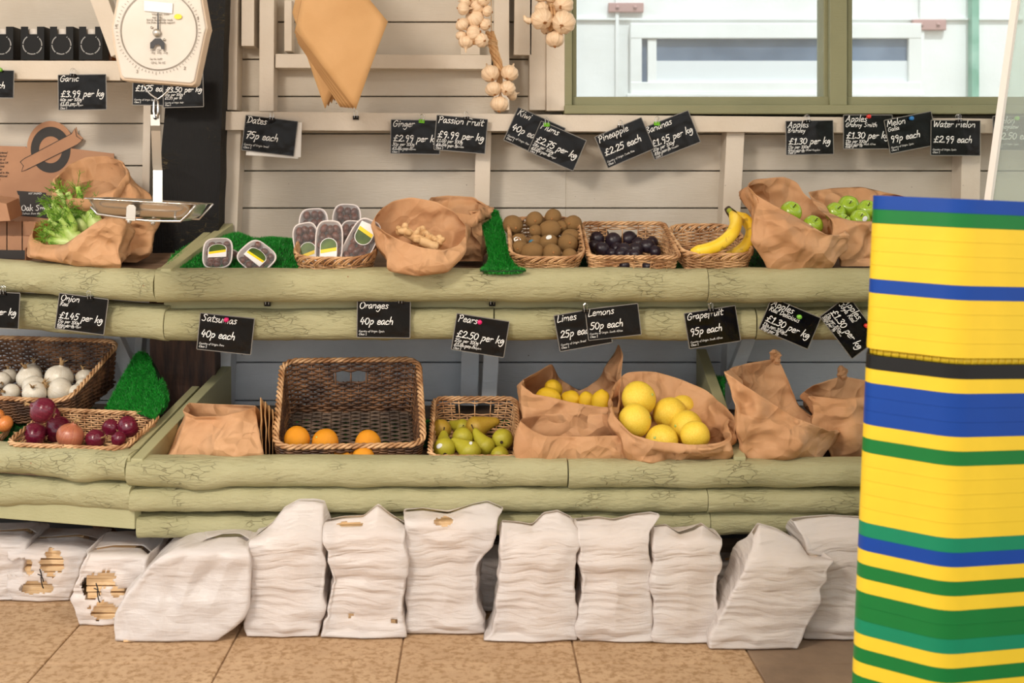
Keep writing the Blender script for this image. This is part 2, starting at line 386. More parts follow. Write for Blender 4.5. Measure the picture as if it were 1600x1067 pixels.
# ------------------------------------------------------------------ handwriting, built as ribbons
GL = {
 '0': (6.5, '3,9 .8,7 .6,3 2.6,0 5,2 5.4,6 3,9'), '1': (5, '1,7 3,9 2.6,4 2.6,0;1,0 4.4,0'), '2': (6.5, '.8,7 2.5,9 5,8 4.6,5 .6,.4 3,.6 5.8,.2'),
 '3': (6, '.8,8 3,9 4.8,7.4 2.2,5 4.8,3.2 3.6,.4 .4,.6'), '4': (6.5, '2.4,9 .6,3.6 3,3.4 5.8,3.8;4.2,6 3.6,0'), '5': (6.5, '5.4,9 1.8,9 1.4,5.4 4.2,5.4 5,2.6 3,0 .4,.8'),
 '6': (6.5, '4.6,9 1.6,6 .8,2 3,0 5,2 3.6,4.4 1,3'), '7': (6, '.8,8.6 5.6,9 3.4,4 2.2,-.6;1.4,4.4 5,4.8'), '9': (6.5, '5,7 3,9 .8,7 2.4,4.6 5,6.4 5.2,8 4.6,3 3.4,-1'),
 '8': (6.5, '5,8 2.6,9 1.6,7 4.8,3 3,0 .8,2 4.6,7 5,8'), '£': (7.5, '6,7.6 4.6,9 3,8 2.8,4 1.6,.6 .4,.6 1.6,0 4,.8 6.4,.2;.6,4.6 5,4.8'), '.': (3.0, '.7,.2 1.7,.3 1.6,1.1 .8,1 .8,.3'),
 'A': (8, '.4,0 3,5 4.6,9 5.4,4 6.4,0;1.4,3 6,3.6'), 'B': (7, '1,0 1.4,9;.4,8.6 4,9 5.2,7 1.6,5 5.2,3.6 4.6,.6 1,0'), 'C': (7, '6,7.6 4,9 1,6 1,1.8 3.4,0 6,1.6'),
 'D': (7.5, '1.4,0 1.8,8.6;.2,8.6 3.6,9 6.4,6 5.4,2 .8,0'), 'G': (8, '6.6,7.6 4.2,9 1,5.6 1.4,1 4.2,0 6.2,2 6.4,4.4;4,4.2 7.2,4.4'), 'J': (6, '1,9 6,9;4,9 4,1 2.2,-.6 .4,1'),
 'K': (7, '1.4,9 1,0;5.8,8.6 1.4,4.4 3,4 6.2,0'), 'L': (6.5, '2,9 1,.4 3,.2 6,.8'), 'M': (9.5, '.6,0 1.8,9 4,3 6.8,9 8,0'), 'O': (8, '4,9 1,6.6 1,2 3.6,0 6.6,2 6.8,6.6 4,9 3,8.4'),
 'P': (7, '1.2,-.6 1.8,8.6;.4,8 3.8,9 5.8,7 4.6,4.6 1.6,4.2'), 'R': (7, '1.2,0 1.6,8.6;.4,8.2 4,9 5.4,7 1.8,4.6 3,4 6.2,0'), 'S': (7, '5.8,8 3.6,9 1.4,7.4 4.8,3.4 3.4,.2 .4,1'),
 'W': (10, '.8,9 2.2,0 4.6,7 6.4,0 9.4,9'), 'H': (7.5, '1,9 1,0;6,9 5.8,0;1,4.6 6,4.8'), 'N': (8, '1,0 1.4,9 5.8,0 6.4,9'), 'E': (6.5, '5.6,8.8 1.2,9 1,0 5.6,.4;1.2,4.8 4.8,5'), 'T': (7, '.4,8.8 6.6,9;3.4,9 3,0'), 'Z': (6.5, '.8,9 5.8,9 .6,0 6,.2'), 'I': (3, '1.4,9 1.2,0'), 'F': (6.5, '6,8.8 1.4,9 1,0;1.2,4.8 4.6,5'), 'U': (7.5, '1,9 1,2 3,0 5.6,1.4 6.2,9'), 'V': (7, '.8,9 3,0 6.4,9'), 'Y': (7, '.8,9 3.2,5;6.2,9 2.2,0'),
 'a': (6, '4.8,4.6 2.6,5.4 .6,3 1.4,.2 3,.6 4.8,4.6 4.6,1 5.6,0'), 'b': (6, '1.4,10 1,0;1,1 3,5 5,3.4 3.6,.2 1,.4'), 'c': (5, '4.4,4.4 2.6,5.4 .6,3 1.6,.2 4.4,.8'),
 'd': (6, '4.6,4.4 2.6,5.2 .6,3 1.6,.2 4.4,3 5.4,10;4.9,6 4.6,.2'), 'e': (5.2, '.8,2.6 4.2,3.4 3.2,5.4 1,4.4 .8,1 2.6,.1 4.8,.9'), 'f': (4.6, '4.8,9 3.2,9.8 2.2,6 1.6,-2;.2,4.6 4,5'),
 'g': (6, '4.8,4.6 2.6,5.4 .6,3 1.8,.6 4.8,4.8 4.6,-1 2.6,-4 .2,-2.8'), 'h': (6, '1.4,10 .8,0 1.6,3.6 3.8,5.2 4.6,3 4.6,0'), 'i': (2.8, '1.2,5.2 1.2,0;1.6,7.6 1.9,8.1'), 'j': (3, '1.8,5.2 1.4,-3 -.6,-3;2,7.6 2.2,8.1'),
 'k': (5.6, '1.4,10 .8,0;4.6,5.2 1.2,2.6 2.4,2.6 5,0'), 'l': (2.8, '1.6,10 1.1,0'), 'm': (8.6, '.9,5.2 .7,0 1.4,4 3.2,5.2 4,3 3.9,0 4.6,4 6.4,5.2 7.2,3 7.2,0'), 'n': (6, '.9,5.2 .7,0 1.4,3.8 3.6,5.2 4.6,3.4 4.6,0'),
 'o': (5.8, '2.8,5.4 .6,3.2 1.4,.3 3.6,.2 5,3 2.8,5.4 2.2,5'), 'p': (6, '1.2,5.2 .6,-4;1,3.4 3.4,5.4 5,3.2 3.2,.2 .9,1'), 'r': (4.4, '.9,5.2 .8,0 1.2,3.2 2.6,5 4.2,4.8'), 's': (4.8, '4,4.8 2.4,5.4 1.2,4.2 3.8,1.8 2.6,.1 .4,.6'),
 't': (4.6, '2.4,8 1.8,1 3.2,0 4.2,.4;.3,5.2 4.6,5.6'), 'u': (6, '.9,5.2 1,1 2.6,.1 4.6,3;4.9,5.2 4.7,.1'), 'v': (5.6, '.6,5.2 2.4,.1 5,5.2'), 'w': (7.6, '.6,5.2 1.8,.2 3.8,4.2 5,.2 7,5.2'), 'y': (5.8, '.8,5.2 2,1.6 4.6,5.2;4.8,5.2 3.4,0 1.2,-4'),
 ':': (2.4, '1,3.6 1.3,4;1,.2 1.3,.6'), 'x': (5.6, '.6,5.2 5,0;5,5.2 .4,0'), 'z': (5.4, '.6,5.2 4.6,5.2 .6,.2 4.8,.2'), 'q': (6, '4.8,4.6 2.6,5.4 .6,3 1.8,.6 4.8,4.8 4.6,-4')}
def write(g, text, x, z, size, w, put, shear=.20, jit=.25, smooth=4):
    """writes text from (x, z) on a plane; put(x, z) gives the 3D point; size = cap height"""
    s = size / 9.0
    for ch in text:
        if ch == ' ': x += 4.2 * s; continue
        adv, strokes = GL.get(ch, GL['o'])
        dz = U(-jit, jit) * s
        for st in strokes.split(';'):
            pts = [Vector((float(a.split(',')[0]), float(a.split(',')[1]), 0)) for a in st.split()]
            if len(pts) > 2 and smooth > 1: pts = crom(pts, smooth)
            q = [Vector((x + (p.x + p.y * shear) * s, z + p.y * s + dz, 0)) for p in pts]
            ribbon(g, q, w, put)
        x += adv * s * 1.0
    return x
def ribbon(g, q, w, put):
    L = []; Rr = []; n = len(q)
    for i in range(n):
        t = q[min(i + 1, n - 1)] - q[max(i - 1, 0)]
        if t.length < 1e-9: t = Vector((1, 0, 0))
        t.normalize(); m = Vector((-t.y, t.x, 0)) * w / 2
        e = t * w * .45 if i == n - 1 else (-t * w * .45 if i == 0 else Vector((0, 0, 0)))
        L.append(put(q[i].x + m.x + e.x, q[i].y + m.y + e.y)); Rr.append(put(q[i].x - m.x + e.x, q[i].y - m.y + e.y))
    g.add(L + Rr, [(i, n + i, n + i + 1, i + 1) for i in range(n - 1)])

# ================================================================== THE SETTING
DW = 3.95                                            # back wall
def planks(name, x0, x1, ztop, zbot, joints, m, D=DW):
    g = G(); zs = [zbot] + [j for j in sorted(joints) if zbot < j < ztop] + [ztop]
    for a, b in zip(zs, zs[1:]):
        n = 14
        vs = []
        dz = U(-.0015, .0015)
        g.box(((x0 + x1) / 2, D + .015 + dz, (a + b) / 2), (x1 - x0, .03, b - a - .004))
    g.box(((x0 + x1) / 2, D + .045, (zbot + ztop) / 2), (x1 - x0, .025, ztop - zbot))
    return struct(name, g, m, bevel=.0015)
def zy(py, D): return H - (py - CY) * D / F
def xx(px, D): return (px - CX) * D / F
pitch = .1148; j0 = zy(267, DW)
JR = [j0 + pitch * k for k in range(-12, 14)]
jl0 = zy(193, DW); JL = [jl0 + .130 * k for k in range(-10, 12)]
XP = xx(345, DW)
zdeck_w = .90
planks('wall_back', XP, xx(884, DW), 2.6, zdeck_w, JR, M['cream'])
planks('wall_right', xx(884, DW), 2.3, zy(160, DW), zdeck_w, JR, M['cream'])
planks('wall_left', -1.9, XP, 2.6, zdeck_w, JL, M['cream'])
planks('wall_lower', -1.9, 2.3, zdeck_w, .33, [zy(566, DW) + .118 * k for k in range(-5, 6)], M['grey_plank'])
g = G(); g.box((.2, DW + .03, .16), (4.2, .06, .34)); struct('baseboard_back', g, M['dark_base'])  # foot of the wall, under-shelf shade put into its colour
# floor: square paving slabs with dirt joints
g = G(); g.box((.1, 1.4, -.03), (5.6, 7.4, .05)); struct('floor', g, M['grout'])
T = 275 * (2000 * H / 740) / F
yj = 2000 * H / (1036 - CY)
gs = G(); gd = G()
for i in range(-8, 9):
    for k in range(-11, 5):
        x0 = i * T + xx(624, yj); x1 = x0 + T; y0 = yj + k * T; y1 = y0 + T
        if y1 > DW + .1 or x0 < -2.3 or x1 > 2.6: continue
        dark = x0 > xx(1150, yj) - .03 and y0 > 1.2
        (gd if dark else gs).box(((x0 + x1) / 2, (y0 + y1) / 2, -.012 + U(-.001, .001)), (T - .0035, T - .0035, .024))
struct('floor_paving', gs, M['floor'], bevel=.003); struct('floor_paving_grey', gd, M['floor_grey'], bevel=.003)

def bar(name, p0, p1, wpx, D, depth, m, D2=None, bev=.002):
    """a straight wooden member between two image points"""
    a = P(*p0, D); b = P(*p1, D2 or D); d = b - a; w = wpx * D / F
    n = Vector((d.z, 0, -d.x)).normalized() * w / 2; g = G()
    g.prism([a - n, a + n, b + n, b - n], Vector((0, depth, 0)))
    return struct(name, g, m, bevel=bev)
DR = 3.84
# long rail that carries the price cards
def rail():
    g = G(); n = 40; x0, x1 = xx(349, DR), 2.2
    for i in range(n):
        a = lerp(x0, x1, i / n); b = lerp(x0, x1, (i + 1) / n)
        def zz(x):
            px = x * F / DR + CX
            top = 174 + (px - 350) * .0095; bot = 203 + (px - 350) * .004
            return zy(top, DR) + .0012 * noise.noise(Vector((x * 6, 1, 0))), zy(bot, DR) + .001 * noise.noise(Vector((x * 6, 5, 0)))
        ta, ba = zz(a); tb, bb = zz(b)
        g.add([(a, DR, ba), (b, DR, bb), (b, DR, tb), (a, DR, ta), (a, DW, ba), (b, DW, bb), (b, DW, tb), (a, DW, ta)],
              [(0, 1, 2, 3), (7, 6, 5, 4), (3, 2, 6, 7), (0, 4, 5, 1)] + ([(0, 3, 7, 4)] if i == 0 else []) + ([(1, 5, 6, 2)] if i == n - 1 else []))
    return struct('trim_1', g, M['cream_trim'])
rail()
k = 2
for (p0, p1, w, D, dp) in [
    ((364, -420), (358, 172), 23, 3.86, .09), ((388, -420), (387, 72), 20, 3.87, .08), ((419, -420), (416, 174), 23, 3.87, .08),
    ((430, 95), (768, 97), 22, 3.88, .07), ((783, -420), (784, 172), 24, 3.87, .08), ((822, -420), (817, 86), 28, 3.86, .03),
    ((841, -420), (840, 172), 26, 3.86, .09), ((868, -420), (868, 173), 29, 3.85, .10),
    ((364, 197), (356, 390), 26, 3.87, .08), ((756, 198), (751, 392), 24, 3.87, .08), ((1150, 200), (1140, 392), 28, 3.87, .08), ((1519, 200), (1514, 392), 30, 3.87, .08),
    ((231, 100), (226, 395), 12, 3.88, .07), ((450, 0), (450, 80), 12, 3.89, .06), ((735, 60), (735, 86), 30, 3.90, .05)]:
    bar('trim_%d' % k, p0, p1, w, D, dp, M['cream_trim']); k += 1
for (p0, p1, w, D, dp, m) in [
    ((350, 535), (344, 690), 24, 3.86, .09, 'grey_plank'), ((736, 500), (733, 634), 28, 3.86, .09, 'grey_plank'), ((771, 500), (764, 625), 24, 3.80, .05, 'grey_plank'),
    ((1152, 500), (1146, 640), 28, 3.86, .09, 'grey_plank'), ((1178, 510), (1128, 640), 20, 3.82, .04, 'grey_plank'),
    ((172, 520), (205, 590), 22, 3.80, .05, 'grey_plank'), ((218, 520), (214, 560), 11, 3.86, .06, 'grey_plank'),
    ((133, -60), (186, 84), 27, 3.70, .06, 'cream_trim')]:
    bar('trim_%d' % k, p0, p1, w, D, dp, M[m]); k += 1
# the tarred timber post between the two sections, bare brown timber below the upper shelf
def post():
    g = G(); rows = 60
    for part, (ya, yb, mi) in enumerate(((-480, 470, 0), (470, 1000, 1))):
        g.cur = mi; pr = None
        for i in range(rows + 1):
            py = lerp(ya, yb, i / rows); D = 3.78
            l = 274 - (py + 20) * .085 if py < 450 else 234; l = min(l, 280); r = 352 - py * .03 if py < 550 else 336
            l = max(l, 232)
            w = [P(l + 2 * noise.noise(Vector((py * .02, 1, 0))), py, D), P(lerp(l, r, .33), py, D - .004 * noise.noise(Vector((py * .03, 2, 0)))),
                 P(lerp(l, r, .66), py, D - .004 * noise.noise(Vector((py * .03, 3, 0)))), P(r + 1.5 * noise.noise(Vector((py * .02, 4, 0))), py, D)]
            row = w + [w[3] + Vector((0, .16, 0)), w[0] + Vector((0, .16, 0))]
            if pr is not None:
                g.add(pr + row, [(j, (j + 1) % 6, 6 + (j + 1) % 6, 6 + j) for j in range(6)])
            pr = row
    return struct('trim_%d' % k, g, [M['black_timber'], M['brown_timber']])
post(); k += 1
# window
g = G(); DWi = 3.86
def wbox(g, x0, x1, y0, y1, D, dp):
    a = P(x0, y0, D); b = P(x1, y1, D)
    g.box(((a.x + b.x) / 2, D + dp / 2, (a.z + b.z) / 2), (abs(b.x - a.x), dp, abs(a.z - b.z)))
wbox(g, 882, 1760, 164, 178, 3.83, .16)
wbox(g, 882, 894, -380, 165, 3.85, .13); wbox(g, 894, 901, -380, 165, 3.88, .08)
wbox(g, 1297, 1324, -380, 165, 3.85, .13); wbox(g, 1287, 1297, -380, 155, 3.88, .08); wbox(g, 1324, 1332, -380, 155, 3.88, .08)
wbox(g, 894, 1297, 151, 165, 3.87, .10); wbox(g, 1324, 1760, 151, 165, 3.87, .10)
wbox(g, 1740, 1765, -380, 165, 3.85, .13); wbox(g, 882, 1765, -400, -375, 3.85, .13)
wf = struct('window_1', g, M['olive'], bevel=.003)
g = G(); wbox(g, 898, 1290, -380, 152, 3.935, .004); wbox(g, 1330, 1745, -380, 152, 3.935, .004)
go = build('glass', g, M['glass'], smooth=False, parent=wf)
# the white building outside the window
g = G(); DO = 6.0
wbox(g, 300, 2300, -900, 620, DO, .1); struct('wall_outside', g, M['outwall'])
g = G(); wbox(g, 985, 1440, 36, 60, DO - .04, .04); wbox(g, 985, 1003, 37, 151, DO - .038, .036); wbox(g, 1420, 1440, 50, 151, DO - .038, .036); wbox(g, 985, 1440, 128, 146, DO - .042, .042); wbox(g, 1012, 1026, 61, 129, DO - .03, .028); wbox(g, 980, 1445, 146, 152, DO - .06, .056)
w2 = struct('window_2', g, M['outwall'], bevel=.004)
g = G(); wbox(g, 1003, 1420, 60, 130, DO - .012, .01); build('pane', g, M['outglass'], parent=w2, smooth=False)
g = G(); wbox(g, 1024, 1420, 95, 130, DO - .02, .006); build('blind', g, M['outblind'], parent=w2, smooth=False)  # pale sheet over the lower half of the outside pane
g = G(); wbox(g, 1519, 1530, -500, 200, DO - .05, .05); struct('trim_80', g, M['outgreen'])
g = G(); wbox(g, 1438, 1444, -500, 200, DO - .02, .02); wbox(g, 962, 967, -500, 200, DO - .02, .02); wbox(g, 900, 1600, 28, 31, DO - .015, .015); struct('trim_81', g, M['outwall'])
for (x0, x1, y0, y1, lb) in ((951, 1006, 4, 19, 'pinkish strap hinge outside, seen through the left window pane'), (1427, 1479, 30, 47, 'pinkish strap hinge outside, seen through the right window pane')):
    g = G(); wbox(g, x0, x1, y0, y1, DO - .03, .03); o = build('strap_hinge', g, M['hinge'], smooth=False, org=P((x0 + x1) / 2, y1, DO), bevel=.004); tag(o, lb, 'hinge', 'strap hinges outside')
    g = G()
    for fx in (.25, .75):
        c = P(lerp(x0, x1, fx), (y0 + y1) / 2, DO - .03); g.tube([c + Vector((0, .002, 0)), c - Vector((0, .006, 0))], .008, 10)
    build('rivet', g, M['hinge'], parent=o)
g = G(); g.box((0, 5.5, .45), (7, 1.2, .05)); struct('ground_outside', g, M['floor_grey'])
# unseen roof, added to keep the sun off the shelves
g = G(); g.box((.1, 1.42, 2.65), (6.4, 5.64, .08)); struct('ceiling', g, M['cream'])

# ================================================================== DISPLAY SHELVES
def log_mesh(A, B, hh, prot, seed, knots=(), end_noise=True):
    """half-round slab log between A and B (centre line of its front), half-height hh, protrusion prot"""
    g = G(); L = (B - A).length; t = (B - A) / L; back = Vector((-t.y, t.x, 0)).normalized()
    if back.y < 0: back = -back
    n = max(12, int(L / .012)); K = 12; rows = []
    for i in range(n + 1):
        s = i / n; c = A.lerp(B, s); x = s * L
        hv = hh * (1 + .07 * noise.noise(Vector((x * 3.1, seed, 0))) + .03 * noise.noise(Vector((x * 11, seed + 3, 0))))
        dz = .0035 * noise.noise(Vector((x * 2.3, seed + 9, 0)))
        row = []
        for k in range(K + 1):
            a = math.pi * (k / K) - math.pi / 2
            ca, sa = max(0, math.cos(a)) ** .75, math.copysign(abs(math.sin(a)) ** .82, math.sin(a))
            pp = prot
            p = c + back * (prot - pp * ca) + Vector((0, 0, hv * sa + dz))
            bmp = .0045 * noise.noise(Vector((p.x * 9, p.y * 20, p.z * 26)) + Vector((seed, 0, 0))) + .0022 * noise.noise(Vector((p.x * 30, p.y * 60, p.z * 60)))
            for (ks, kz, kr, kh) in knots:
                d2 = ((x - ks * L) / kr) ** 2 + ((hv * sa - kz * hh) / (kr * .55)) ** 2
                if d2 < 4: bmp += kh * math.exp(-d2 * 1.6)
            nrm = (-back * ca + Vector((0, 0, 1)) * sa)
            row.append(p + nrm * bmp * (1 if 0 < k < K else .3))
        row += [row[-1] + back * .012, row[0] + back * .012]
        rows.append(row)
    m = K + 3
    g.add([p for r in rows for p in r], [(i * m + k, i * m + (k + 1) % m, (i + 1) * m + (k + 1) % m, (i + 1) * m + k) for i in range(n) for k in range(m)] + [tuple(range(m)), tuple(n * m + k for k in range(m - 1, -1, -1))])
    return g
def log(parent, x0, x1, yt0, yb0, yt1, yb1, D0, D1, prot, seed, knots=(), name='log_rail', mat='sage'):
    A = P(x0, (yt0 + yb0) / 2, D0); B = P(x1, (yt1 + yb1) / 2, D1)
    g = log_mesh(A, B, ((yb0 - yt0) * D0 + (yb1 - yt1) * D1) / 4 / F, prot, seed, knots)
    return build(name, g, M[mat], parent=parent, smooth='auto')
XR = 2.05
pxr = lambda D: XR * F / D + CX
# --- upper right
ur = empty('display_shelf', (.3, 3.43, .80), 'upper pale green log-fronted display shelf holding dates, kiwis and bananas', 'display shelf')
log(ur, 241, 1107, 420, 474, 421, 473, 3.40, 3.40, .05, 11, [(.42, .3, .03, .003), (.63, -.2, .02, .004)])
log(ur, 1108, pxr(3.4), 421, 474, 421, 474, 3.40, 3.40, .05, 12, [(.1, .2, .04, .003)])
log(ur, 256, 771, 484, 535, 482, 532, 3.45, 3.45, .05, 13, [(.7, .5, .05, .006)])
log(ur, 773, 1182, 483, 534, 482, 533, 3.45, 3.45, .05, 14, [(.3, .4, .05, .006), (.62, .2, .03, .008)])
log(ur, 1184, pxr(3.45), 482, 533, 482, 533, 3.45, 3.45, .05, 15)
def brd(parent, name, pts, vec, m='sage_flat', bev=.002):
    g = G(); g.prism(pts, vec); return build(name, g, M[m], parent=parent, smooth=False, bevel=bev)
brd(ur, 'front_board', [P(256, 466, 3.495), P(pxr(3.495), 466, 3.495), P(pxr(3.495), 505, 3.495), P(256, 505, 3.495)], Vector((0, .02, 0)))
zf, zb = .815, .900                                   # deck heights: front, back
def deck_z(D): return lerp(zf, zb, (D - 3.45) / (DW - 3.45))
xl = xx(252, 3.42)
brd(ur, 'deck', [Vector((xl, 3.45, zf)), Vector((XR, 3.45, zf)), Vector((XR, DW, zb)), Vector((xl + .05, DW, zb))], Vector((0, 0, -.018)), 'deck')
a, b = P(251, 420, 3.415), P(350, 349, 3.86)
def side_board(parent, a, b, low, th, m='sage_flat'):
    dn = Vector((0, 0, -low)); brd(parent, 'side_board', [a, b, b + dn * .8, a.lerp(b, .12) + dn * .8, a + Vector((0, 0, -.045))], Vector((th, 0, 0)), m)
side_board(ur, a, b, .10, .028)
side_board(ur, P(1143, 421, 3.43), P(1132, 352, 3.86), .10, .022)
# --- upper left
ul = empty('display_shelf', (-1.2, 3.5, .82), 'upper pale green log-fronted display shelf holding fennel and a cardboard box', 'display shelf')
log(ul, -160, 239, 396, 448, 425, 472, 3.62, 3.405, .05, 16, [(.55, -.3, .02, .005)])
log(ul, -160, 254, 445, 503, 481, 533, 3.66, 3.45, .05, 17, [(.5, .1, .06, .004)])
xlw = xx(247, 3.46)
brd(ul, 'deck', [Vector((-1.75, 3.66, .850)), Vector((xlw, 3.455, .825)), Vector((xx(285, 3.8), 3.78, .885)), Vector((-1.85, DW, .90))], Vector((0, 0, -.018)), 'deck')
side_board(ul, P(243, 424, 3.42), P(321, 360, 3.80), .07, .022)
# --- lower right
lr = empty('display_shelf', (.3, 3.2, .33), 'lower pale green log-fronted display shelf holding oranges, pears and grapefruit', 'display shelf')
log(lr, 196, 887, 717, 766, 721, 765, 3.16, 3.16, .055, 21, [(.165, -.9, .07, .010), (.25, .1, .03, .003), (.52, -.9, .05, .004)])
log(lr, 889, pxr(3.16), 723, 767, 723, 766, 3.16, 3.16, .055, 22, [(.2, .1, .03, .008), (.55, -.8, .04, .004)])
log(lr, 201, 1106, 763, 806, 765, 804, 3.17, 3.17, .05, 23, [(.3, 0, .06, .003)])
log(lr, 1107, pxr(3.17), 766, 806, 766, 807, 3.17, 3.17, .05, 24)
log(lr, 212, 1110, 806, 846, 802, 838, 3.19, 3.19, .04, 25)
log(lr, 1111, pxr(3.19), 799, 841, 797, 834, 3.19, 3.19, .04, 26, [(.06, .1, .03, .002)])
zlf, zlb = .352, .405
def ldeck_z(D): return lerp(zlf, zlb, (D - 3.2) / (DW - 3.2))
xl2 = xx(205, 3.2)
brd(lr, 'deck', [Vector((xl2, 3.2, zlf)), Vector((XR, 3.2, zlf)), Vector((XR, DW, zlb)), Vector((xl2 + .06, DW, zlb))], Vector((0, 0, -.018)), 'deck')
side_board(lr, P(204, 717, 3.175), P(346, 572, 3.86), .17, .03)
side_board(lr, P(1147, 714, 3.19), P(1088, 545, 3.84), .16, .03)
for px in (300, 900, 1600):
    g = G(); g.box((xx(px, 3.6), 3.6, .18), (.06, .06, .355)); build('leg', g, M['raw_wood'], parent=lr, smooth=False, bevel=.003)
brd(lr, 'cross_bearer', [Vector((xl2 + .03, 3.56, .36)), Vector((XR, 3.56, .36)), Vector((XR, 3.56, .30)), Vector((xl2 + .03, 3.56, .30))], Vector((0, .04, 0)), 'raw_wood')
# --- lower left
ll = empty('display_shelf', (-1.2, 3.3, .35), 'lower pale green log-fronted display shelf holding red and white onions', 'display shelf')
log(ll, -160, 194, 688, 734, 711, 757, 3.34, 3.165, .055, 31, [(.80, -.7, .055, .012)])
log(ll, -160, 202, 736, 784, 757, 801, 3.35, 3.175, .05, 32, [(.45, -.9, .05, .006)])
brd(ll, 'front_board', [P(-160, 770, 3.37), P(210, 790, 3.19), P(210, 827, 3.19), P(-160, 797, 3.37)], Vector((.01, .03, 0)))
brd(ll, 'deck', [Vector((-1.65, 3.39, .372)), Vector((xl2 - .005, 3.215, .352)), Vector((xl2 + .055, DW, .405)), Vector((-1.85, DW, .42))], Vector((0, 0, -.018)), 'deck')
side_board(ll, P(190, 713, 3.18), P(300, 603, 3.72), .10, .022)
g = G(); a = P(135, 812, 3.5); b = P(152, 858, 3.55); b2 = b + (b - a) * 2.6; b2.z = 0
g.prism([a, a + Vector((.035, 0, 0)), b2 + Vector((.035, 0, 0)), b2], Vector((0, .04, 0))); build('leg', g, M['raw_wood'], parent=ll, smooth=False)

# shelf of dark jars, top left
js = build('jar_shelf', (lambda g: (g.prism([P(-120, 94, 3.72), P(188, 95, 3.72), P(188, 126, 3.72), P(-120, 122, 3.72)], Vector((0, .03, 0))), g.box((xx(34, 3.8), 3.83, zy(98, 3.72)), (.57, .2, .012)), g)[-1])(G()), M['cream_trim'], smooth=False, org=P(30, 126, 3.8), bevel=.002)
tag(js, 'cream painted wall shelf at top left carrying black-sleeved jars', 'shelf')
zjs = zy(95, 3.74) + .002
def jar(px, D, label, sleeve=True):
    w = .062; h = .092; c = Vector((xx(px, D), D, zjs))
    r = empty('jar', c, label, 'jar', 'jars on the top left shelf')
    g = G(); g.lathe([(0, .002), (w * .42, .002), (w * .46, .01), (w * .46, h * .72), (w * .38, h * .8), (w * .36, h * .82), (0, h * .82)], 20); 
    for i in range(len(g.v)): g.v[i] += c
    build('jar_body', g, M['jar_glass'], parent=r)
    g = G(); g.lathe([(0, h * .8), (w * .40, h * .8), (w * .41, h * .82), (w * .41, h), (w * .39, h * 1.01), (0, h * 1.01)], 20)
    for i in range(len(g.v)): g.v[i] += c
    build('lid', g, M['lid'], parent=r)
    if sleeve:
        g = G(); x0, x1, z0, z1 = c.x - .034, c.x + .034, zjs + .001, zjs + .098
        yF = D - .034
        # sleeve: a card front with a notch for the lid, folded back on both sides
        g.prism([Vector((x0, yF, z0)), Vector((x1, yF, z0)), Vector((x1, yF, z1)), Vector((c.x + .013, yF, z1)), Vector((c.x + .013, yF, z1 - .022)), Vector((c.x - .013, yF, z1 - .022)), Vector((c.x - .013, yF, z1)), Vector((x0, yF, z1))], Vector((0, .0015, 0)))
        g.box((x0 + .0008, D, (z0 + z1) / 2), (.0016, .066, z1 - z0)); g.box((x1 - .0008, D, (z0 + z1) / 2), (.0016, .066, z1 - z0))
        build('card_sleeve', g, M['sleeve'], parent=r, smooth=False)
        g = G(); put = lambda x, z: Vector((x, yF - .0012, z))
        for i in range(46):
            a = math.pi * (-1.30 + 1.60 * i / 45); cx, cz = c.x, zjs + .045; q = [Vector((cx + .0265 * math.cos(a), cz + .0265 * math.sin(a), 0)), Vector((cx + .0285 * math.cos(a), cz + .0285 * math.sin(a), 0))]
            if i % 9 != 8: ribbon(g, q, .0011, put)
        build('ring_lettering', g, M['chalk'], parent=r, smooth=False, recalc=False)
for i, (px, lb) in enumerate(((9, 'black-sleeved jar cut by the left edge of the picture'), (57, 'second black-sleeved jar from the left on the top shelf'), (102, 'third black-sleeved jar from the left on the top shelf'), (147, 'black-sleeved jar nearest the hanging scale'))):
    jar(px, 3.775, lb)
for px, lb in ((32, 'bare amber jar behind, left of the second sleeved jar'), (79, 'bare amber jar behind, between second and third sleeved jars'), (124, 'bare amber jar behind, between third and fourth sleeved jars'), (169, 'bare amber jar behind, next to the scale dial')):
    jar(px, 3.86, lb, False)

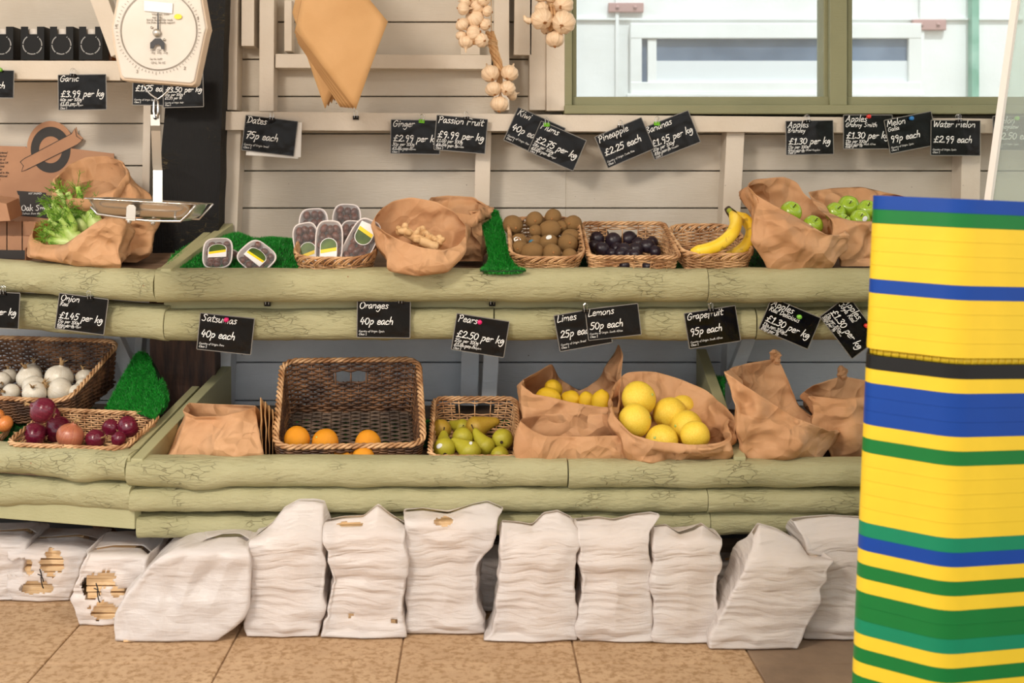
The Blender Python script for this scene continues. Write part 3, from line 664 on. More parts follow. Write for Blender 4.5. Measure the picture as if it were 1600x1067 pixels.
# ================================================================== PRICE CARDS
def card(px, py, w, h, rot, D, title, price, small=(), sub=None, origin='Spain', label='', fast=None, tilt=.0, blanks=0, fastpos=None, tshift=0, wh=None):
    c = P(px, py, D); a = math.radians(rot); ex = Vector((math.cos(a), 0, -math.sin(a))); ez = Vector((math.sin(a), 0, math.cos(a)))
    W, Hh = w * D / F, h * D / F
    lean = tilt
    def put(x, z, o=0): return c + ex * x + ez * z + Vector((0, -o + lean * z, 0))
    root = empty('price_card', put(0, -Hh / 2), label, 'price card', 'handwritten price cards')
    g = G(); q = .0022
    cor = [(-W / 2, -Hh / 2 + q), (-W / 2 + q, -Hh / 2), (W / 2 - q, -Hh / 2), (W / 2, -Hh / 2 + q), (W / 2, Hh / 2 - q), (W / 2 - q, Hh / 2), (-W / 2 + q, Hh / 2), (-W / 2, Hh / 2 - q)]
    g.prism([put(x, z) for x, z in cor], Vector((0, .0012, 0))); build('laminate', g, M['laminate'], parent=root, smooth=False)
    b = .0022; g = G(); nx, nz = 8, 6
    vs = [put(lerp(-W / 2 + b, W / 2 - b, i / nx), lerp(-Hh / 2 + b, Hh / 2 - b, k / nz), .0006) for k in range(nz + 1) for i in range(nx + 1)]
    g.add(vs, [(k * (nx + 1) + i, k * (nx + 1) + i + 1, (k + 1) * (nx + 1) + i + 1, (k + 1) * (nx + 1) + i) for k in range(nz) for i in range(nx)])
    o = build('printed_face', g, M['card'], parent=root, smooth=False); solid(o, .0003)
    g = G(); pt = lambda x, z: put(x, z, .0014); x0 = -W / 2 + .006 + tshift; s = W / .15
    if title: write(g, title, x0, Hh / 2 - .0215 * s, .0180 * s, .0020 * s, pt)
    if sub: write(g, sub, x0, Hh / 2 - .0375 * s, .0125 * s, .0015 * s, pt)
    zp = (-.008 if small or not sub else -.012) * s
    if sub and small: zp = -.014 * s
    if price: write(g, price, x0 + .002, zp - .006 * s, .0185 * s, .0024 * s, pt)
    z = zp - .019 * s
    for t in small: write(g, t, x0, z, .0090 * s, .0012 * s, pt); z -= .0124 * s
    zt = max(-Hh / 2 + .0125 * s, min(z + .003 * s, -Hh / 2 + .016 * s))
    write(g, 'Country of Origin: ' + origin, x0, zt, .0052 * s, .0006 * s, pt, smooth=2); write(g, 'Class 1', x0, zt - .0085 * s, .0056 * s, .0007 * s, pt, smooth=2)
    build('lettering', g, M['chalk'], parent=root, smooth=False, recalc=False)
    fx, fz = fastpos if fastpos else (0, 1)
    if fast and fast.startswith('clip'):
        binder(put(fx * W / 2, Hh / 2 * fz + .001, .004), 'clip_green' if 'green' in fast else 'clip', root, math.radians(U(-6, 6)))
    elif fast:
        pp = put(fx * W / 2, fz * Hh / 2, .001); g = G()
        g.tube([pp, pp + Vector((0, -.004, 0)), pp + Vector((0, -.005, 0)), pp + Vector((0, -.010, 0)), pp + Vector((0, -.011, 0)), pp + Vector((0, -.014, 0))], [.0055, .0058, .0036, .0036, .0065, .006], 14)
        build('push_pin', g, M[fast], parent=root)
    return root
def binder(p, m, parent, rot=0, name='binder_clip'):
    """small binder clip: a black triangular body with two wire loops"""
    g = G(); w = .017
    cr, sr = math.cos(rot), math.sin(rot)
    def T(x, y, z): return p + Vector((x * cr + z * sr, y, -x * sr + z * cr))
    g.add([T(-w / 2, -.005, .0), T(w / 2, -.005, 0), T(w / 2, -.0015, -.010), T(-w / 2, -.0015, -.010), T(-w / 2, .007, 0), T(w / 2, .007, 0), T(w / 2, .0035, -.010), T(-w / 2, .0035, -.010)],
          [(0, 1, 2, 3), (5, 4, 7, 6), (4, 5, 1, 0), (0, 3, 7, 4), (1, 5, 6, 2)])
    for i in (-1, 1): g.tube([T(-w / 2, -.0025, -.010) if i < 0 else T(-w / 2, .0045, -.010), T(w / 2, -.0025, -.010) if i < 0 else T(w / 2, .0045, -.010)], .0012, 6)
    o = build(name, g, M[m], parent=parent, smooth=False, org=p)
    g = G()
    for yy in (-.007, .008): g.tube([T(-.004, yy, -.006), T(-.004, yy, .004), T(-.0055, yy, .012), T(0, yy, .0165), T(.0055, yy, .012), T(.004, yy, .004), T(.004, yy, -.006)], .0006, 5)
    off = o.location.copy() if parent is None else parent.location.copy()
    me = bpy.data.meshes.new('wire_loops'); base = p if parent is None else parent.location
    me.from_pydata([tuple(v - base) for v in g.v], [], g.f); me.materials.append(M['wire'])
    w_ = bpy.data.objects.new('wire_loops', me); C.objects.link(w_); w_.parent = o
    return o
DC = 3.822
K1 = ('30p per 100g', '£1.36 per lb')
# two blank white cards behind the dates card
for i, (dx, dy, r) in enumerate(((6, 3, 2), (3, 4, 4))):
    g = G(); D = DC + .004 + .003 * i; c = P(424 + dx, 214 + dy, D); a = math.radians(r); ex = Vector((math.cos(a), 0, -math.sin(a))); ez = Vector((math.sin(a), 0, math.cos(a))); W, Hh = .078, .052
    g.prism([c - ex * W - ez * Hh, c + ex * W - ez * Hh, c + ex * W + ez * Hh, c - ex * W + ez * Hh], Vector((0, .001, 0)))
    tag(build('blank_card', g, M['white_card'], smooth=False, org=c - ez * Hh), ('blank white card, hindmost one peeping out right of the dates card', 'blank white card directly behind the dates card')[i] if i == 0 else 'blank white card directly behind the dates card, peeping out below', 'card', 'blank cards behind the dates card')
card(421.5, 212, 83, 56, 7, DC, 'Dates', '75p each', origin='Israel', label='black price card reading Dates 75p each, clipped to the rail', fast='clip', tilt=0)
card(649, 214, 78, 54, 1, DC, 'Ginger', '£2.99 per kg', K1, origin='China', label='black price card reading Ginger £2.99 per kg, with a green clip', fast='clip_green', fastpos=(.25, 1))
card(720, 210, 81, 55, 5, DC - .006, 'Passion Fruit', '£9.99 per kg', ('£1.00 per 100g', '£4.54 per lb'), origin='Colombia', label='black price card reading Passion Fruit £9.99 per kg', fast='clip', fastpos=(.15, 1))
card(835.4, 209.5, 82, 57, 24, DC, 'Kiwi', '40p each', origin='New Zealand', label='tilted black price card reading Kiwi 40p each, half behind the plums card', fast=None)
card(870.5, 228, 78, 53, 23.5, DC - .006, 'Plums', '£2.75 per kg', ('28p per 100g', '£1.25 per lb'), origin='Portugal', label='tilted black price card reading Plums £2.75 per kg, with a green clip', fast='clip_green', fastpos=(-.75, .98))
card(1049, 211, 78, 54, -21.5, DC, 'Bananas', '£1.95 per kg', ('20p per 100g', '89p per lb'), origin='Ecuador', label='tilted black price card for bananas at 1.95 per kg, with a green clip', fast='clip_green', fastpos=(-.35, 1))
card(976, 223, 80, 54, -23, DC - .006, 'Pineapple', '£2.25 each', origin='Costa Rica', label='tilted black price card reading Pineapple £2.25 each', fast='clip', fastpos=(.1, 1))
card(1265, 215, 75, 54, -1, DC, 'Apples', '£1.30 per kg', ('13p per 100g', '59p per lb'), 'Bramley', 'United Kingdom', 'black price card reading Apples Bramley £1.30 per kg', 'clip', fastpos=(-.1, 1))
card(1356, 206, 77, 54, 0, DC, 'Apples', '£1.30 per kg', ('13p per 100g', '59p per lb'), 'Granny Smith', 'South Africa', 'black price card reading Apples Granny Smith £1.30 per kg, with a red pin', 'pin_red', fastpos=(.0, .88))
card(1423, 207, 76, 54, -11, DC - .005, 'Melon', '99p each', (), 'Galia', 'Spain', 'black price card reading Melon Galia 99p each, with a blue pin', 'pin_blue', fastpos=(.1, .8))
card(1493, 215.5, 78, 56, .5, DC - .010, 'Water Melon', '£2.99 each', origin='Spain', label='black price card reading Water Melon £2.99 each', fast='clip', fastpos=(.1, 1))
card(1591, 208, 80, 54, 0, DC, 'Melon', '£2.50 each', (), 'Honeydew', 'Spain', 'black price card for honeydew melon behind the clear sheet, with a green pin', 'pin_green', fastpos=(-.1, .85))
card(128.5, 144, 76, 56, -.8, 3.70, 'Garlic', '£3.99 per kg', ('40p per 100g', '£1.81 per lb'), origin='Spain', label='black price card reading Garlic £3.99 per kg under the jar shelf', fast='clip', fastpos=(-.35, 1))
card(243, 136, 72, 58, 1, 3.70, '', '£1.75 each', origin='Spain', label='black price card reading £1.75 each under the scale dial', fast=None)
card(286, 138, 64, 60, -1.5, 3.69, '', '£3.50 per kg', ('35p per 100g', '£1.59 per lb'), origin='Italy', label='black price card reading £3.50 per kg pinned on the black timber post', fast=None)
card(-15, 131, 74, 44, 1, 3.70, '', '£1.50 each', origin='Spain', label='black price card at the left picture edge with a green pin, only its end showing', fast='pin_green', fastpos=(.44, 1))
DL = 3.435
card(-8, 484, 77, 57, 3, DL + .085, 'Onion', '£1.20 per kg', ('12p per 100g', '54p per lb'), None, 'Spain', 'black price card cut by the left edge, ending in per kg, on the upper log', 'clip', fastpos=(.3, 1))
card(127.5, 490.5, 78, 57, 7.5, DL + .025, 'Onion', '£1.45 per kg', ('15p per 100g', '66p per lb'), 'Red', 'Egypt', 'black price card reading Onion Red £1.45 per kg', 'clip', fastpos=(.25, 1))
card(352.5, 521.5, 86, 58, 6, DL, 'Satsumas', '40p each', origin='Peru', label='black price card reading Satsumas 40p each, with a pink pin', fast='pin_pink', fastpos=(0, .78))
card(599.5, 499, 84, 58, .8, DL, 'Oranges', '40p each', origin='Spain', label='dark grey price card reading Oranges 40p each', fast='clip', fastpos=(.62, 1))
card(750.5, 524, 84, 58, 9, DL, 'Pears', '£2.50 per kg', ('25p per 100g', '£1.14 per lb'), origin='Belgium', label='black price card reading Pears £2.50 per kg, with a pink pin', fast='pin_pink', fastpos=(-.1, .72))
card(911, 514, 84, 58, -10, DL, 'Limes', '25p each', origin='Brazil', label='grey-looking price card reading Limes 25p each, half behind the lemons card', fast=None)
card(958, 503, 84, 50, -6.5, DL - .007, 'Lemons', '50p each', origin='South Africa', label='striped-looking price card reading Lemons 50p each', fast='clip', fastpos=(-.97, .96))
card(1113, 511, 82, 57, -9, DL, 'Grapefruit', '95p each', origin='South Africa', label='shiny black price card reading Grapefruit 95p each', fast='clip', fastpos=(.05, 1))
card(1234, 505, 84, 54, 23, DL, 'Apples', '£1.30 per kg', ('13p per 100g', '59p per lb'), 'Red Delicious', 'France', 'tilted black price card reading Apples Red Delicious, with a green pin', 'pin_green', fastpos=(.2, .55))
card(1328, 511, 84, 56, 53, DL, 'Apples', '£1.30 per kg', ('13p per 100g', '59p per lb'), 'Joya Red', 'France', 'steeply tilted black price card reading Apples Joya Red, beside the crates', 'pin_red', fastpos=(.3, .75))
for (px, py, D, lb) in ((556, 181, DR - .006, 'bare black binder clip on the cream rail below the hanging bags'), (418, 472, 3.485, 'bare black binder clip under the upper log, above the satsumas card'), (769, 472, 3.485, 'bare black binder clip under the upper log, right above the pears card')):
    o = binder(P(px, py, D), 'clip', None); tag(o, lb, 'binder clip', 'spare binder clips')

# ================================================================== PAPER BAGS
def loop4(front, back, nf=50, ns=22, side_bulge=0):
    """closed ring of 2*(nf+ns) points: front left->right, right side, back right->left, left side"""
    f = resample(front, nf + 1); b = resample(back, nf + 1)          # both given left->right
    out = f[:-1]
    for k in range(ns): out.append(f[-1].lerp(b[-1], k / ns) + Vector((side_bulge * math.sin(math.pi * k / ns), 0, 0)))
    out += list(reversed(b))[:-1]
    for k in range(ns): out.append(b[0].lerp(f[0], k / ns) - Vector((side_bulge * math.sin(math.pi * k / ns), 0, 0)))
    return out
def PP(lst, D=None):
    return [P(*(p if len(p) == 3 else (p[0], p[1], D))) for p in lst]
_CR = {}
def facet(p, sc, seed=0):
    # creased sheet: folded (triangle-wave) ridges in several directions, each fading in and out
    key = int(seed * 10)
    if key not in _CR:
        rr = random.Random(key); _CR[key] = [(Vector((rr.gauss(0, 1), rr.gauss(0, 1), rr.gauss(0, 1))).normalized(), rr.uniform(.5, 1.5), rr.uniform(0, 9)) for _ in range(7)]
    s = 0; w = noise.noise(p * sc * .25 + Vector((seed, 3, 0))) * .9
    for i, (d, f, ph) in enumerate(_CR[key]):
        m = max(0, noise.noise(p * sc * .33 + Vector((ph * 3, seed, i * 7))) + .12)
        s += m * (abs(((p.dot(d) * sc * f * .62 + ph + w) % 2) - 1) - .5) * 2.2 / f
    return s * .85 + .25
def loft(loops, per, amp=.004, sc=16, seed=0, keep_rim=True, floor_=True, smooth=3, fold=None, fold_h=.03, wr=None, keep=.35):
    """surface through the given rings (smoothly), crumpled; first ring is the base"""
    n = len(loops[0]); g = G(); rings = []
    cols = [crom([lp[i] for lp in loops], per) for i in range(n)]
    m = len(cols[0]); rings = [[cols[i][k].copy() for i in range(n)] for k in range(m)]
    for _ in range(smooth):                                          # round the corners a little
        for r in rings:
            q = [r[i] * .6 + (r[i - 1] + r[(i + 1) % n]) * .2 for i in range(n)]
            r[:] = q
    for k, r in enumerate(rings):
        c = sum(r, Vector()) / n; v = k / (m - 1)
        e = min(1, (1 - v) * 5 + keep) * min(1, v * 6 + .2)
        src = [p.copy() for p in r]
        for i in range(n):
            t = src[(i + 5) % n] - src[i - 5]; o = Vector((t.y, -t.x, 0))
            if o.length < 1e-6: continue
            o.normalize()
            d = facet(r[i], sc, seed) * 1.0 + .45 * facet(r[i], sc * 2.4, seed + 4) + .6 * noise.noise(r[i] * sc * .5) - .45
            dd = o * d * amp * e
            if wr: dd += o * wr * (noise.noise(Vector((r[i].x * 6 + seed, r[i].y * 6, r[i].z * 45 + 2 * noise.noise(r[i] * 9)))) + .45 * noise.noise(Vector((r[i].x * 12, seed, r[i].z * 85)))) * min(1, (1 - v) * 3 + .1) * .5 + o * wr * 1.1 * (facet(Vector((r[i].x * 1.2, r[i].y, r[i].z * 4.5)), 12, seed + 2) - .25) * min(1, (1 - v) * 2.5 + .25)
            r[i] = r[i] + dd
    if fold:                                                         # turned-down cuff outside the rim
        top = rings[-1]; c = sum(top, Vector()) / n
        for (off, dz) in ((.003, .0025), (.007, -.002), (.009, -fold_h * .5), (.008, -fold_h)):
            rr = []
            for i in range(n):
                t = top[(i + 1) % n] - top[i - 1]; o = Vector((t.y, -t.x, 0)); o = o.normalized() if o.length > 1e-6 else Vector((0, -1, 0))
                if (top[i] - c).dot(o) < 0: o = -o
                jit = .35 * noise.noise(Vector((i * .35, seed, off * 100)))
                rr.append(top[i] + o * off * (1 + jit) + Vector((0, 0, dz * (1 + .3 * noise.noise(Vector((i * .2, seed, 3)))))))
            rings.append(rr)
    m = len(rings); g.v = [p for r in rings for p in r]
    for k in range(m - 1):
        for i in range(n): g.f.append([k * n + i, k * n + (i + 1) % n, (k + 1) * n + (i + 1) % n, (k + 1) * n + i])
    if floor_:
        c = sum(rings[0], Vector()) / n; g.v.append(c); ci = len(g.v) - 1
        for i in range(n): g.f.append([ci, (i + 1) % n, i])
    g.mi = [0] * len(g.f)
    return g
def bag(label, loops, m='kraft', per=13, amp=.010, sc=15, seed=1, fold=None, fold_h=.03, group=None, th=.0009, name='paper_bag', smooth=3, cat='paper bag', keep=.35):
    g = loft(loops, per, amp * 2.3, sc, seed, fold=fold, fold_h=fold_h, smooth=smooth, keep=keep)
    zmin = min(p.z for p in g.v); c = sum(g.v, Vector()) / len(g.v)
    o = build(name, g, M[m], smooth='auto', org=(c.x, c.y, zmin), recalc=False)
    try:
        o.data.set_sharp_from_angle(angle=math.radians(50))
    except Exception: pass
    solid(o, th, 0); tag(o, label, cat, group); return o
# upper shelf, right section
bag('open kraft paper bag full of ginger roots, with a deep turned-out rim', [
    loop4(PP([(606, 424, 3.42), (650, 426, 3.40), (700, 422, 3.42)]), PP([(606, 405, 3.54), (700, 402, 3.54)])),
    loop4(PP([(588, 398, 3.38), (600, 422, 3.355), (652, 430, 3.35), (700, 425, 3.36), (724, 398, 3.40)]), PP([(588, 378, 3.52), (650, 370, 3.58), (726, 378, 3.54)]), side_bulge=.004),
    loop4(PP([(585, 378, 3.37), (620, 402, 3.335), (655, 412, 3.33), (694, 412, 3.34), (728, 386, 3.39)]), PP([(586, 352, 3.52), (640, 340, 3.58), (728, 355, 3.54)]), side_bulge=.004),
    loop4(PP([(585, 352, 3.40), (600, 363, 3.36), (622, 374, 3.34), (655, 386, 3.335), (692, 391, 3.34), (715, 384, 3.37), (727, 368, 3.42)]), PP([(588, 338, 3.46), (596, 326, 3.50), (615, 314, 3.54), (642, 308, 3.56), (682, 315, 3.56), (710, 332, 3.53), (727, 352, 3.47)]))],
    amp=.008, seed=3, keep=.2)
bag('crumpled kraft paper bag behind the ginger bag, its rim rolled outwards', [
    loop4(PP([(690, 408, 3.66), (755, 408, 3.64)]), PP([(682, 395, 3.76), (755, 395, 3.76)])),
    loop4(PP([(690, 375, 3.65), (720, 385, 3.63), (760, 375, 3.62)]), PP([(680, 362, 3.78), (760, 362, 3.78)]), side_bulge=.005),
    loop4(PP([(684, 340, 3.66), (718, 350, 3.64), (757, 338, 3.63)]), PP([(676, 325, 3.78), (757, 325, 3.78)])),
    loop4(PP([(674, 318, 3.67), (700, 332, 3.65), (735, 338, 3.63), (756, 330, 3.64)]), PP([(674, 310, 3.76), (700, 307, 3.79), (735, 309, 3.79), (756, 322, 3.75)]))],
    amp=.016, sc=18, seed=5, fold=True, fold_h=.032)
bag('tall kraft paper bag leaning over, one green apple inside', [
    loop4(PP([(1198, 418, 3.44), (1220, 422, 3.43), (1300, 418, 3.45)]), PP([(1200, 400, 3.60), (1300, 400, 3.62)])),
    loop4(PP([(1180, 375, 3.42), (1240, 385, 3.40), (1312, 392, 3.43)]), PP([(1182, 350, 3.64), (1314, 372, 3.66)]), side_bulge=.006),
    loop4(PP([(1168, 330, 3.42), (1225, 352, 3.39), (1318, 378, 3.43)]), PP([(1172, 308, 3.66), (1240, 315, 3.68), (1316, 362, 3.66)]), side_bulge=.005),
    loop4(PP([(1166, 293, 3.45), (1177, 303, 3.43), (1244, 339, 3.41), (1290, 367, 3.41), (1309, 367, 3.43), (1318, 360, 3.47)]), PP([(1170, 286, 3.55), (1182, 280, 3.64), (1225, 276, 3.68), (1246, 285, 3.69), (1256, 303, 3.68), (1287, 326, 3.66), (1316, 352, 3.56)]))],
    amp=.011, seed=8, smooth=2)
bag('wide kraft paper bag of green apples beside the crate stack', [
    loop4(PP([(1312, 416, 3.50), (1390, 416, 3.50)]), PP([(1312, 398, 3.68), (1390, 398, 3.68)])),
    loop4(PP([(1304, 385, 3.47), (1350, 392, 3.46), (1402, 385, 3.48)]), PP([(1304, 360, 3.74), (1402, 360, 3.74)]), side_bulge=.01),
    loop4(PP([(1296, 345, 3.50), (1350, 352, 3.48), (1408, 345, 3.50)]), PP([(1285, 322, 3.76), (1408, 322, 3.76)]), side_bulge=.01),
    loop4(PP([(1266, 318, 3.62), (1310, 342, 3.52), (1350, 347, 3.50), (1405, 340, 3.52)]), PP([(1262, 300, 3.70), (1300, 294, 3.79), (1345, 292, 3.80), (1408, 306, 3.76)]))],
    amp=.013, seed=9)
# upper shelf, left section
bag('kraft paper bag at left with leafy fennel sticking out', [
    loop4(PP([(58, 404, 3.56), (120, 416, 3.52), (188, 420, 3.47)]), PP([(62, 396, 3.70), (190, 400, 3.62)])),
    loop4(PP([(56, 396, 3.53), (120, 412, 3.49), (192, 400, 3.46)]), PP([(58, 370, 3.72), (190, 370, 3.66)])),
    loop4(PP([(54, 372, 3.56), (72, 382, 3.53), (104, 382, 3.50), (132, 362, 3.49), (160, 342, 3.48), (184, 336, 3.50)]), PP([(52, 347, 3.66), (80, 345, 3.73), (150, 336, 3.70), (184, 332, 3.62)]))],
    amp=.010, seed=12, smooth=2)
bag('big crumpled kraft paper bag with a folded collar behind the fennel', [
    loop4(PP([(120, 408, 3.66), (214, 410, 3.62)]), PP([(122, 395, 3.80), (216, 395, 3.76)])),
    loop4(PP([(100, 385, 3.64), (160, 395, 3.60), (232, 385, 3.62)]), PP([(102, 370, 3.80), (230, 370, 3.76)]), side_bulge=.01),
    loop4(PP([(90, 335, 3.64), (160, 345, 3.60), (228, 335, 3.63)]), PP([(92, 315, 3.80), (224, 315, 3.78)]), side_bulge=.01),
    loop4(PP([(82, 296, 3.64), (102, 310, 3.60), (140, 312, 3.57), (178, 298, 3.57), (200, 272, 3.64)]), PP([(88, 278, 3.72), (108, 258, 3.78), (135, 247, 3.80), (165, 245, 3.80), (192, 254, 3.74)]))],
    amp=.014, sc=13, seed=15, fold=True, fold_h=.028)
# lower shelf
bag('empty upright kraft paper bag at the left end of the lower shelf', [
    loop4(PP([(257, 722, 3.225), (410, 722, 3.225)]), PP([(262, 705, 3.42), (410, 705, 3.42)])),
    loop4(PP([(266, 695, 3.225), (335, 700, 3.21), (408, 692, 3.225)]), PP([(270, 680, 3.42), (405, 680, 3.42)])),
    loop4(PP([(278, 665, 3.25), (340, 670, 3.24), (404, 660, 3.25)]), PP([(282, 652, 3.41), (402, 650, 3.41)])),
    loop4(PP([(284, 642, 3.27), (304, 652, 3.25), (345, 651, 3.25), (385, 640, 3.27), (401, 635, 3.32)]), PP([(288, 632, 3.34), (294, 629, 3.40), (345, 632, 3.43), (399, 634, 3.40)]))],
    m='kraft', amp=.009, sc=11, seed=20, smooth=2)
bag('kraft paper bag of lemons with tall torn corner, at the back', [
    loop4(PP([(822, 712, 3.34), (966, 712, 3.34)]), PP([(824, 695, 3.52), (966, 695, 3.52)])),
    loop4(PP([(818, 670, 3.31), (890, 675, 3.30), (972, 670, 3.31)]), PP([(820, 655, 3.60), (972, 655, 3.60)])),
    loop4(PP([(816, 630, 3.33), (890, 640, 3.30), (968, 648, 3.32)]), PP([(820, 610, 3.60), (900, 620, 3.64), (970, 600, 3.58)])),
    loop4(PP([(815, 600, 3.38), (833, 616, 3.34), (860, 620, 3.32), (895, 629, 3.31), (940, 636, 3.32), (964, 636, 3.35)]), PP([(822, 592, 3.48), (845, 578, 3.56), (862, 567, 3.60), (873, 591, 3.64), (907, 612, 3.66), (940, 592, 3.64), (958, 560, 3.60), (966, 536, 3.56), (971, 552, 3.50), (968, 600, 3.42)]))],
    amp=.007, seed=23, smooth=1)
bag('low empty kraft paper bag in front of the lemon bag', [
    loop4(PP([(816, 724, 3.215), (980, 724, 3.215)]), PP([(820, 712, 3.30), (978, 712, 3.30)])),
    loop4(PP([(814, 700, 3.205), (900, 704, 3.20), (983, 702, 3.205)]), PP([(816, 690, 3.31), (982, 690, 3.31)])),
    loop4(PP([(815, 658, 3.22), (830, 670, 3.21), (850, 680, 3.205), (885, 682, 3.205), (984, 680, 3.215)]), PP([(816, 654, 3.26), (845, 647, 3.31), (895, 645, 3.32), (952, 647, 3.31), (966, 656, 3.29), (984, 674, 3.25)]))],
    amp=.008, sc=12, seed=27, smooth=1)
bag('large rumpled kraft paper bag full of yellow grapefruit', [
    loop4(PP([(990, 723, 3.21), (1060, 728, 3.19), (1126, 723, 3.22)]), PP([(992, 705, 3.36), (1120, 705, 3.32)])),
    loop4(PP([(975, 704, 3.19), (1040, 718, 3.165), (1140, 704, 3.20)]), PP([(975, 670, 3.40), (1130, 675, 3.30)]), side_bulge=.002),
    loop4(PP([(960, 668, 3.21), (1000, 694, 3.17), (1050, 706, 3.16), (1110, 702, 3.17), (1150, 685, 3.21)]), PP([(955, 630, 3.42), (1040, 610, 3.46), (1140, 655, 3.30)]), side_bulge=.002),
    loop4(PP([(957, 636, 3.28), (965, 653, 3.23), (989, 680, 3.19), (1027, 692, 3.175), (1083, 697, 3.17), (1120, 693, 3.19), (1148, 680, 3.24)]), PP([(957, 622, 3.36), (966, 598, 3.43), (977, 583, 3.46), (1024, 582, 3.47), (1059, 593, 3.46), (1094, 608, 3.42), (1130, 632, 3.35), (1152, 662, 3.29)]))],
    amp=.014, sc=14, seed=31, fold=True, fold_h=.020)
bag('empty kraft paper bag with a high pointed back corner, right of the divider', [
    loop4(PP([(1167, 722, 3.22), (1218, 724, 3.215), (1282, 722, 3.23)]), PP([(1168, 706, 3.42), (1284, 706, 3.42)])),
    loop4(PP([(1158, 680, 3.20), (1220, 694, 3.19), (1292, 700, 3.22)]), PP([(1162, 660, 3.46), (1290, 690, 3.46)]), side_bulge=.005),
    loop4(PP([(1142, 628, 3.21), (1220, 666, 3.18), (1298, 688, 3.22)]), PP([(1146, 610, 3.50), (1240, 630, 3.50), (1300, 672, 3.46)])),
    loop4(PP([(1132, 581, 3.26), (1150, 593, 3.22), (1178, 611, 3.20), (1237, 650, 3.19), (1300, 675, 3.21), (1305, 672, 3.24)]), PP([(1134, 576, 3.34), (1150, 572, 3.42), (1167, 568, 3.48), (1210, 561, 3.52), (1219, 565, 3.52), (1235, 603, 3.50), (1249, 636, 3.48), (1277, 656, 3.44), (1305, 670, 3.32)]))],
    amp=.012, seed=35, smooth=1)
bag('kraft paper bag at the right end of the lower shelf, next to the crates', [
    loop4(PP([(1296, 720, 3.32), (1400, 720, 3.32)]), PP([(1298, 705, 3.50), (1400, 705, 3.50)])),
    loop4(PP([(1284, 690, 3.30), (1340, 698, 3.28), (1412, 690, 3.30)]), PP([(1284, 672, 3.54), (1412, 672, 3.54)])),
    loop4(PP([(1262, 650, 3.32), (1340, 655, 3.30), (1412, 650, 3.32)]), PP([(1262, 632, 3.56), (1412, 630, 3.56)])),
    loop4(PP([(1256, 620, 3.36), (1300, 621, 3.33), (1345, 620, 3.33), (1410, 625, 3.35)]), PP([(1260, 613, 3.45), (1277, 604, 3.52), (1314, 587, 3.57), (1344, 593, 3.57), (1408, 606, 3.52)]))],
    amp=.016, seed=38, smooth=1)
# crumpled paper knots on the back rims of those two bags, part of the paper
for (px, py, D, lb) in ((1212, 556, 3.52, 'a'), (1316, 581, 3.57, 'b')):
    g = G()
    for i in range(3):
        c = P(px + i * 2 - 2, py + i * 2, D); a = U(0, 3)
        vs = []; n = 9
        for k in range(5):
            for j in range(n):
                an = 2 * math.pi * j / n; r = (.008, .013, .010, .014, .004)[k] * U(.6, 1.2)
                vs.append(c + Vector((r * math.cos(an), r * math.sin(an) * .6, -.016 + k * .0085)))
        g.add(vs, [(k * n + j, k * n + (j + 1) % n, (k + 1) * n + (j + 1) % n, (k + 1) * n + j) for k in range(4) for j in range(n)])
    par = [o for o in C.objects if o.get('label', '').startswith('empty kraft paper bag with a high' if lb == 'a' else 'kraft paper bag at the right end')][0]
    build('crumpled_corner', g, M['kraft'], parent=par, smooth=False)
# flat folded bags standing between the empty bag and the orange basket
for i in range(4):
    x0 = 408 + i * 5.5; D = 3.25 + .014 * i
    g = G(); a = P(x0 + 2, 716, D); b = P(x0 + 7, 716, D + .16); tl = P(x0 + 1 + (-2 if i == 0 else 0), 621 + i * 6, D + .02); tr = P(x0 + 6, 632 + i * 5, D + .20)
    n = 8; vs = []
    for k in range(n + 1):
        for j in range(n + 1):
            p = a.lerp(b, j / n).lerp(tl.lerp(tr, j / n), k / n); p.x += .004 * math.sin(k / n * 3) * (1 + .3 * i) * noise.noise(Vector((k * .4, i * 2, j * .4)))
            vs.append(p)
    g.add(vs, [(k * (n + 1) + j, k * (n + 1) + j + 1, (k + 1) * (n + 1) + j + 1, (k + 1) * (n + 1) + j) for k in range(n) for j in range(n)])
    o = build('folded_paper_bag', g, M['kraft_flat'], org=a); solid(o, .0022)
    tag(o, ('leftmost', 'second from the left', 'third from the left', 'rightmost')[i] + ' of the flat folded paper bags standing beside the orange basket', 'paper bag', 'flat folded bags on the lower shelf')
# hanging bundle of flat bags
hook = P(520, -115, 3.52)
def flat_bag(corners, D, thick, lb, m='kraft_flat', seed=0, curl=.01):
    """flat bag hung by its corner, slightly curling"""
    a, b, c, d = [P(x, y, D) for x, y in corners]; n = 12; vs = []
    for k in range(n + 1):
        for j in range(n + 1):
            u, v = j / n, k / n
            p = a.lerp(b, u).lerp(d.lerp(c, u), v)
            p.y += curl * (math.sin(math.pi * u) * .8 + math.sin(math.pi * v)) + .003 * noise.noise(Vector((u * 3, v * 3, seed)))
            vs.append(p)
    g = G(); g.add(vs, [(k * (n + 1) + j, k * (n + 1) + j + 1, (k + 1) * (n + 1) + j + 1, (k + 1) * (n + 1) + j) for k in range(n) for j in range(n)])
    o = build('paper_bag', g, M[m], org=min(g.v, key=lambda q: q.z)); solid(o, thick)
    return tag(o, lb, 'paper bag', 'flat paper bags hanging in a bundle')
nb = 9
ordn = ['front', 'second', 'third', 'fourth', 'fifth', 'sixth', 'seventh', 'eighth', 'rearmost']
for i in range(nb):
    t = (i / (nb - 1)) ** .8; dx = -24 * t
    flat_bag([(495 - 6 * t, -100), (606 - 3 * t, 34 + 3 * t), (556 + dx, 171 - 3 * t), (462 + 7 * t - (3 if i % 2 else 0), 47 + 22 * t)], 3.50 + .011 * i, .0025, ordn[i] + ' flat kraft bag of the large hanging bundle, counted from the viewer', seed=i, curl=-.012, m='kraft_flat' if i % 2 == 0 else 'kraft_tan')
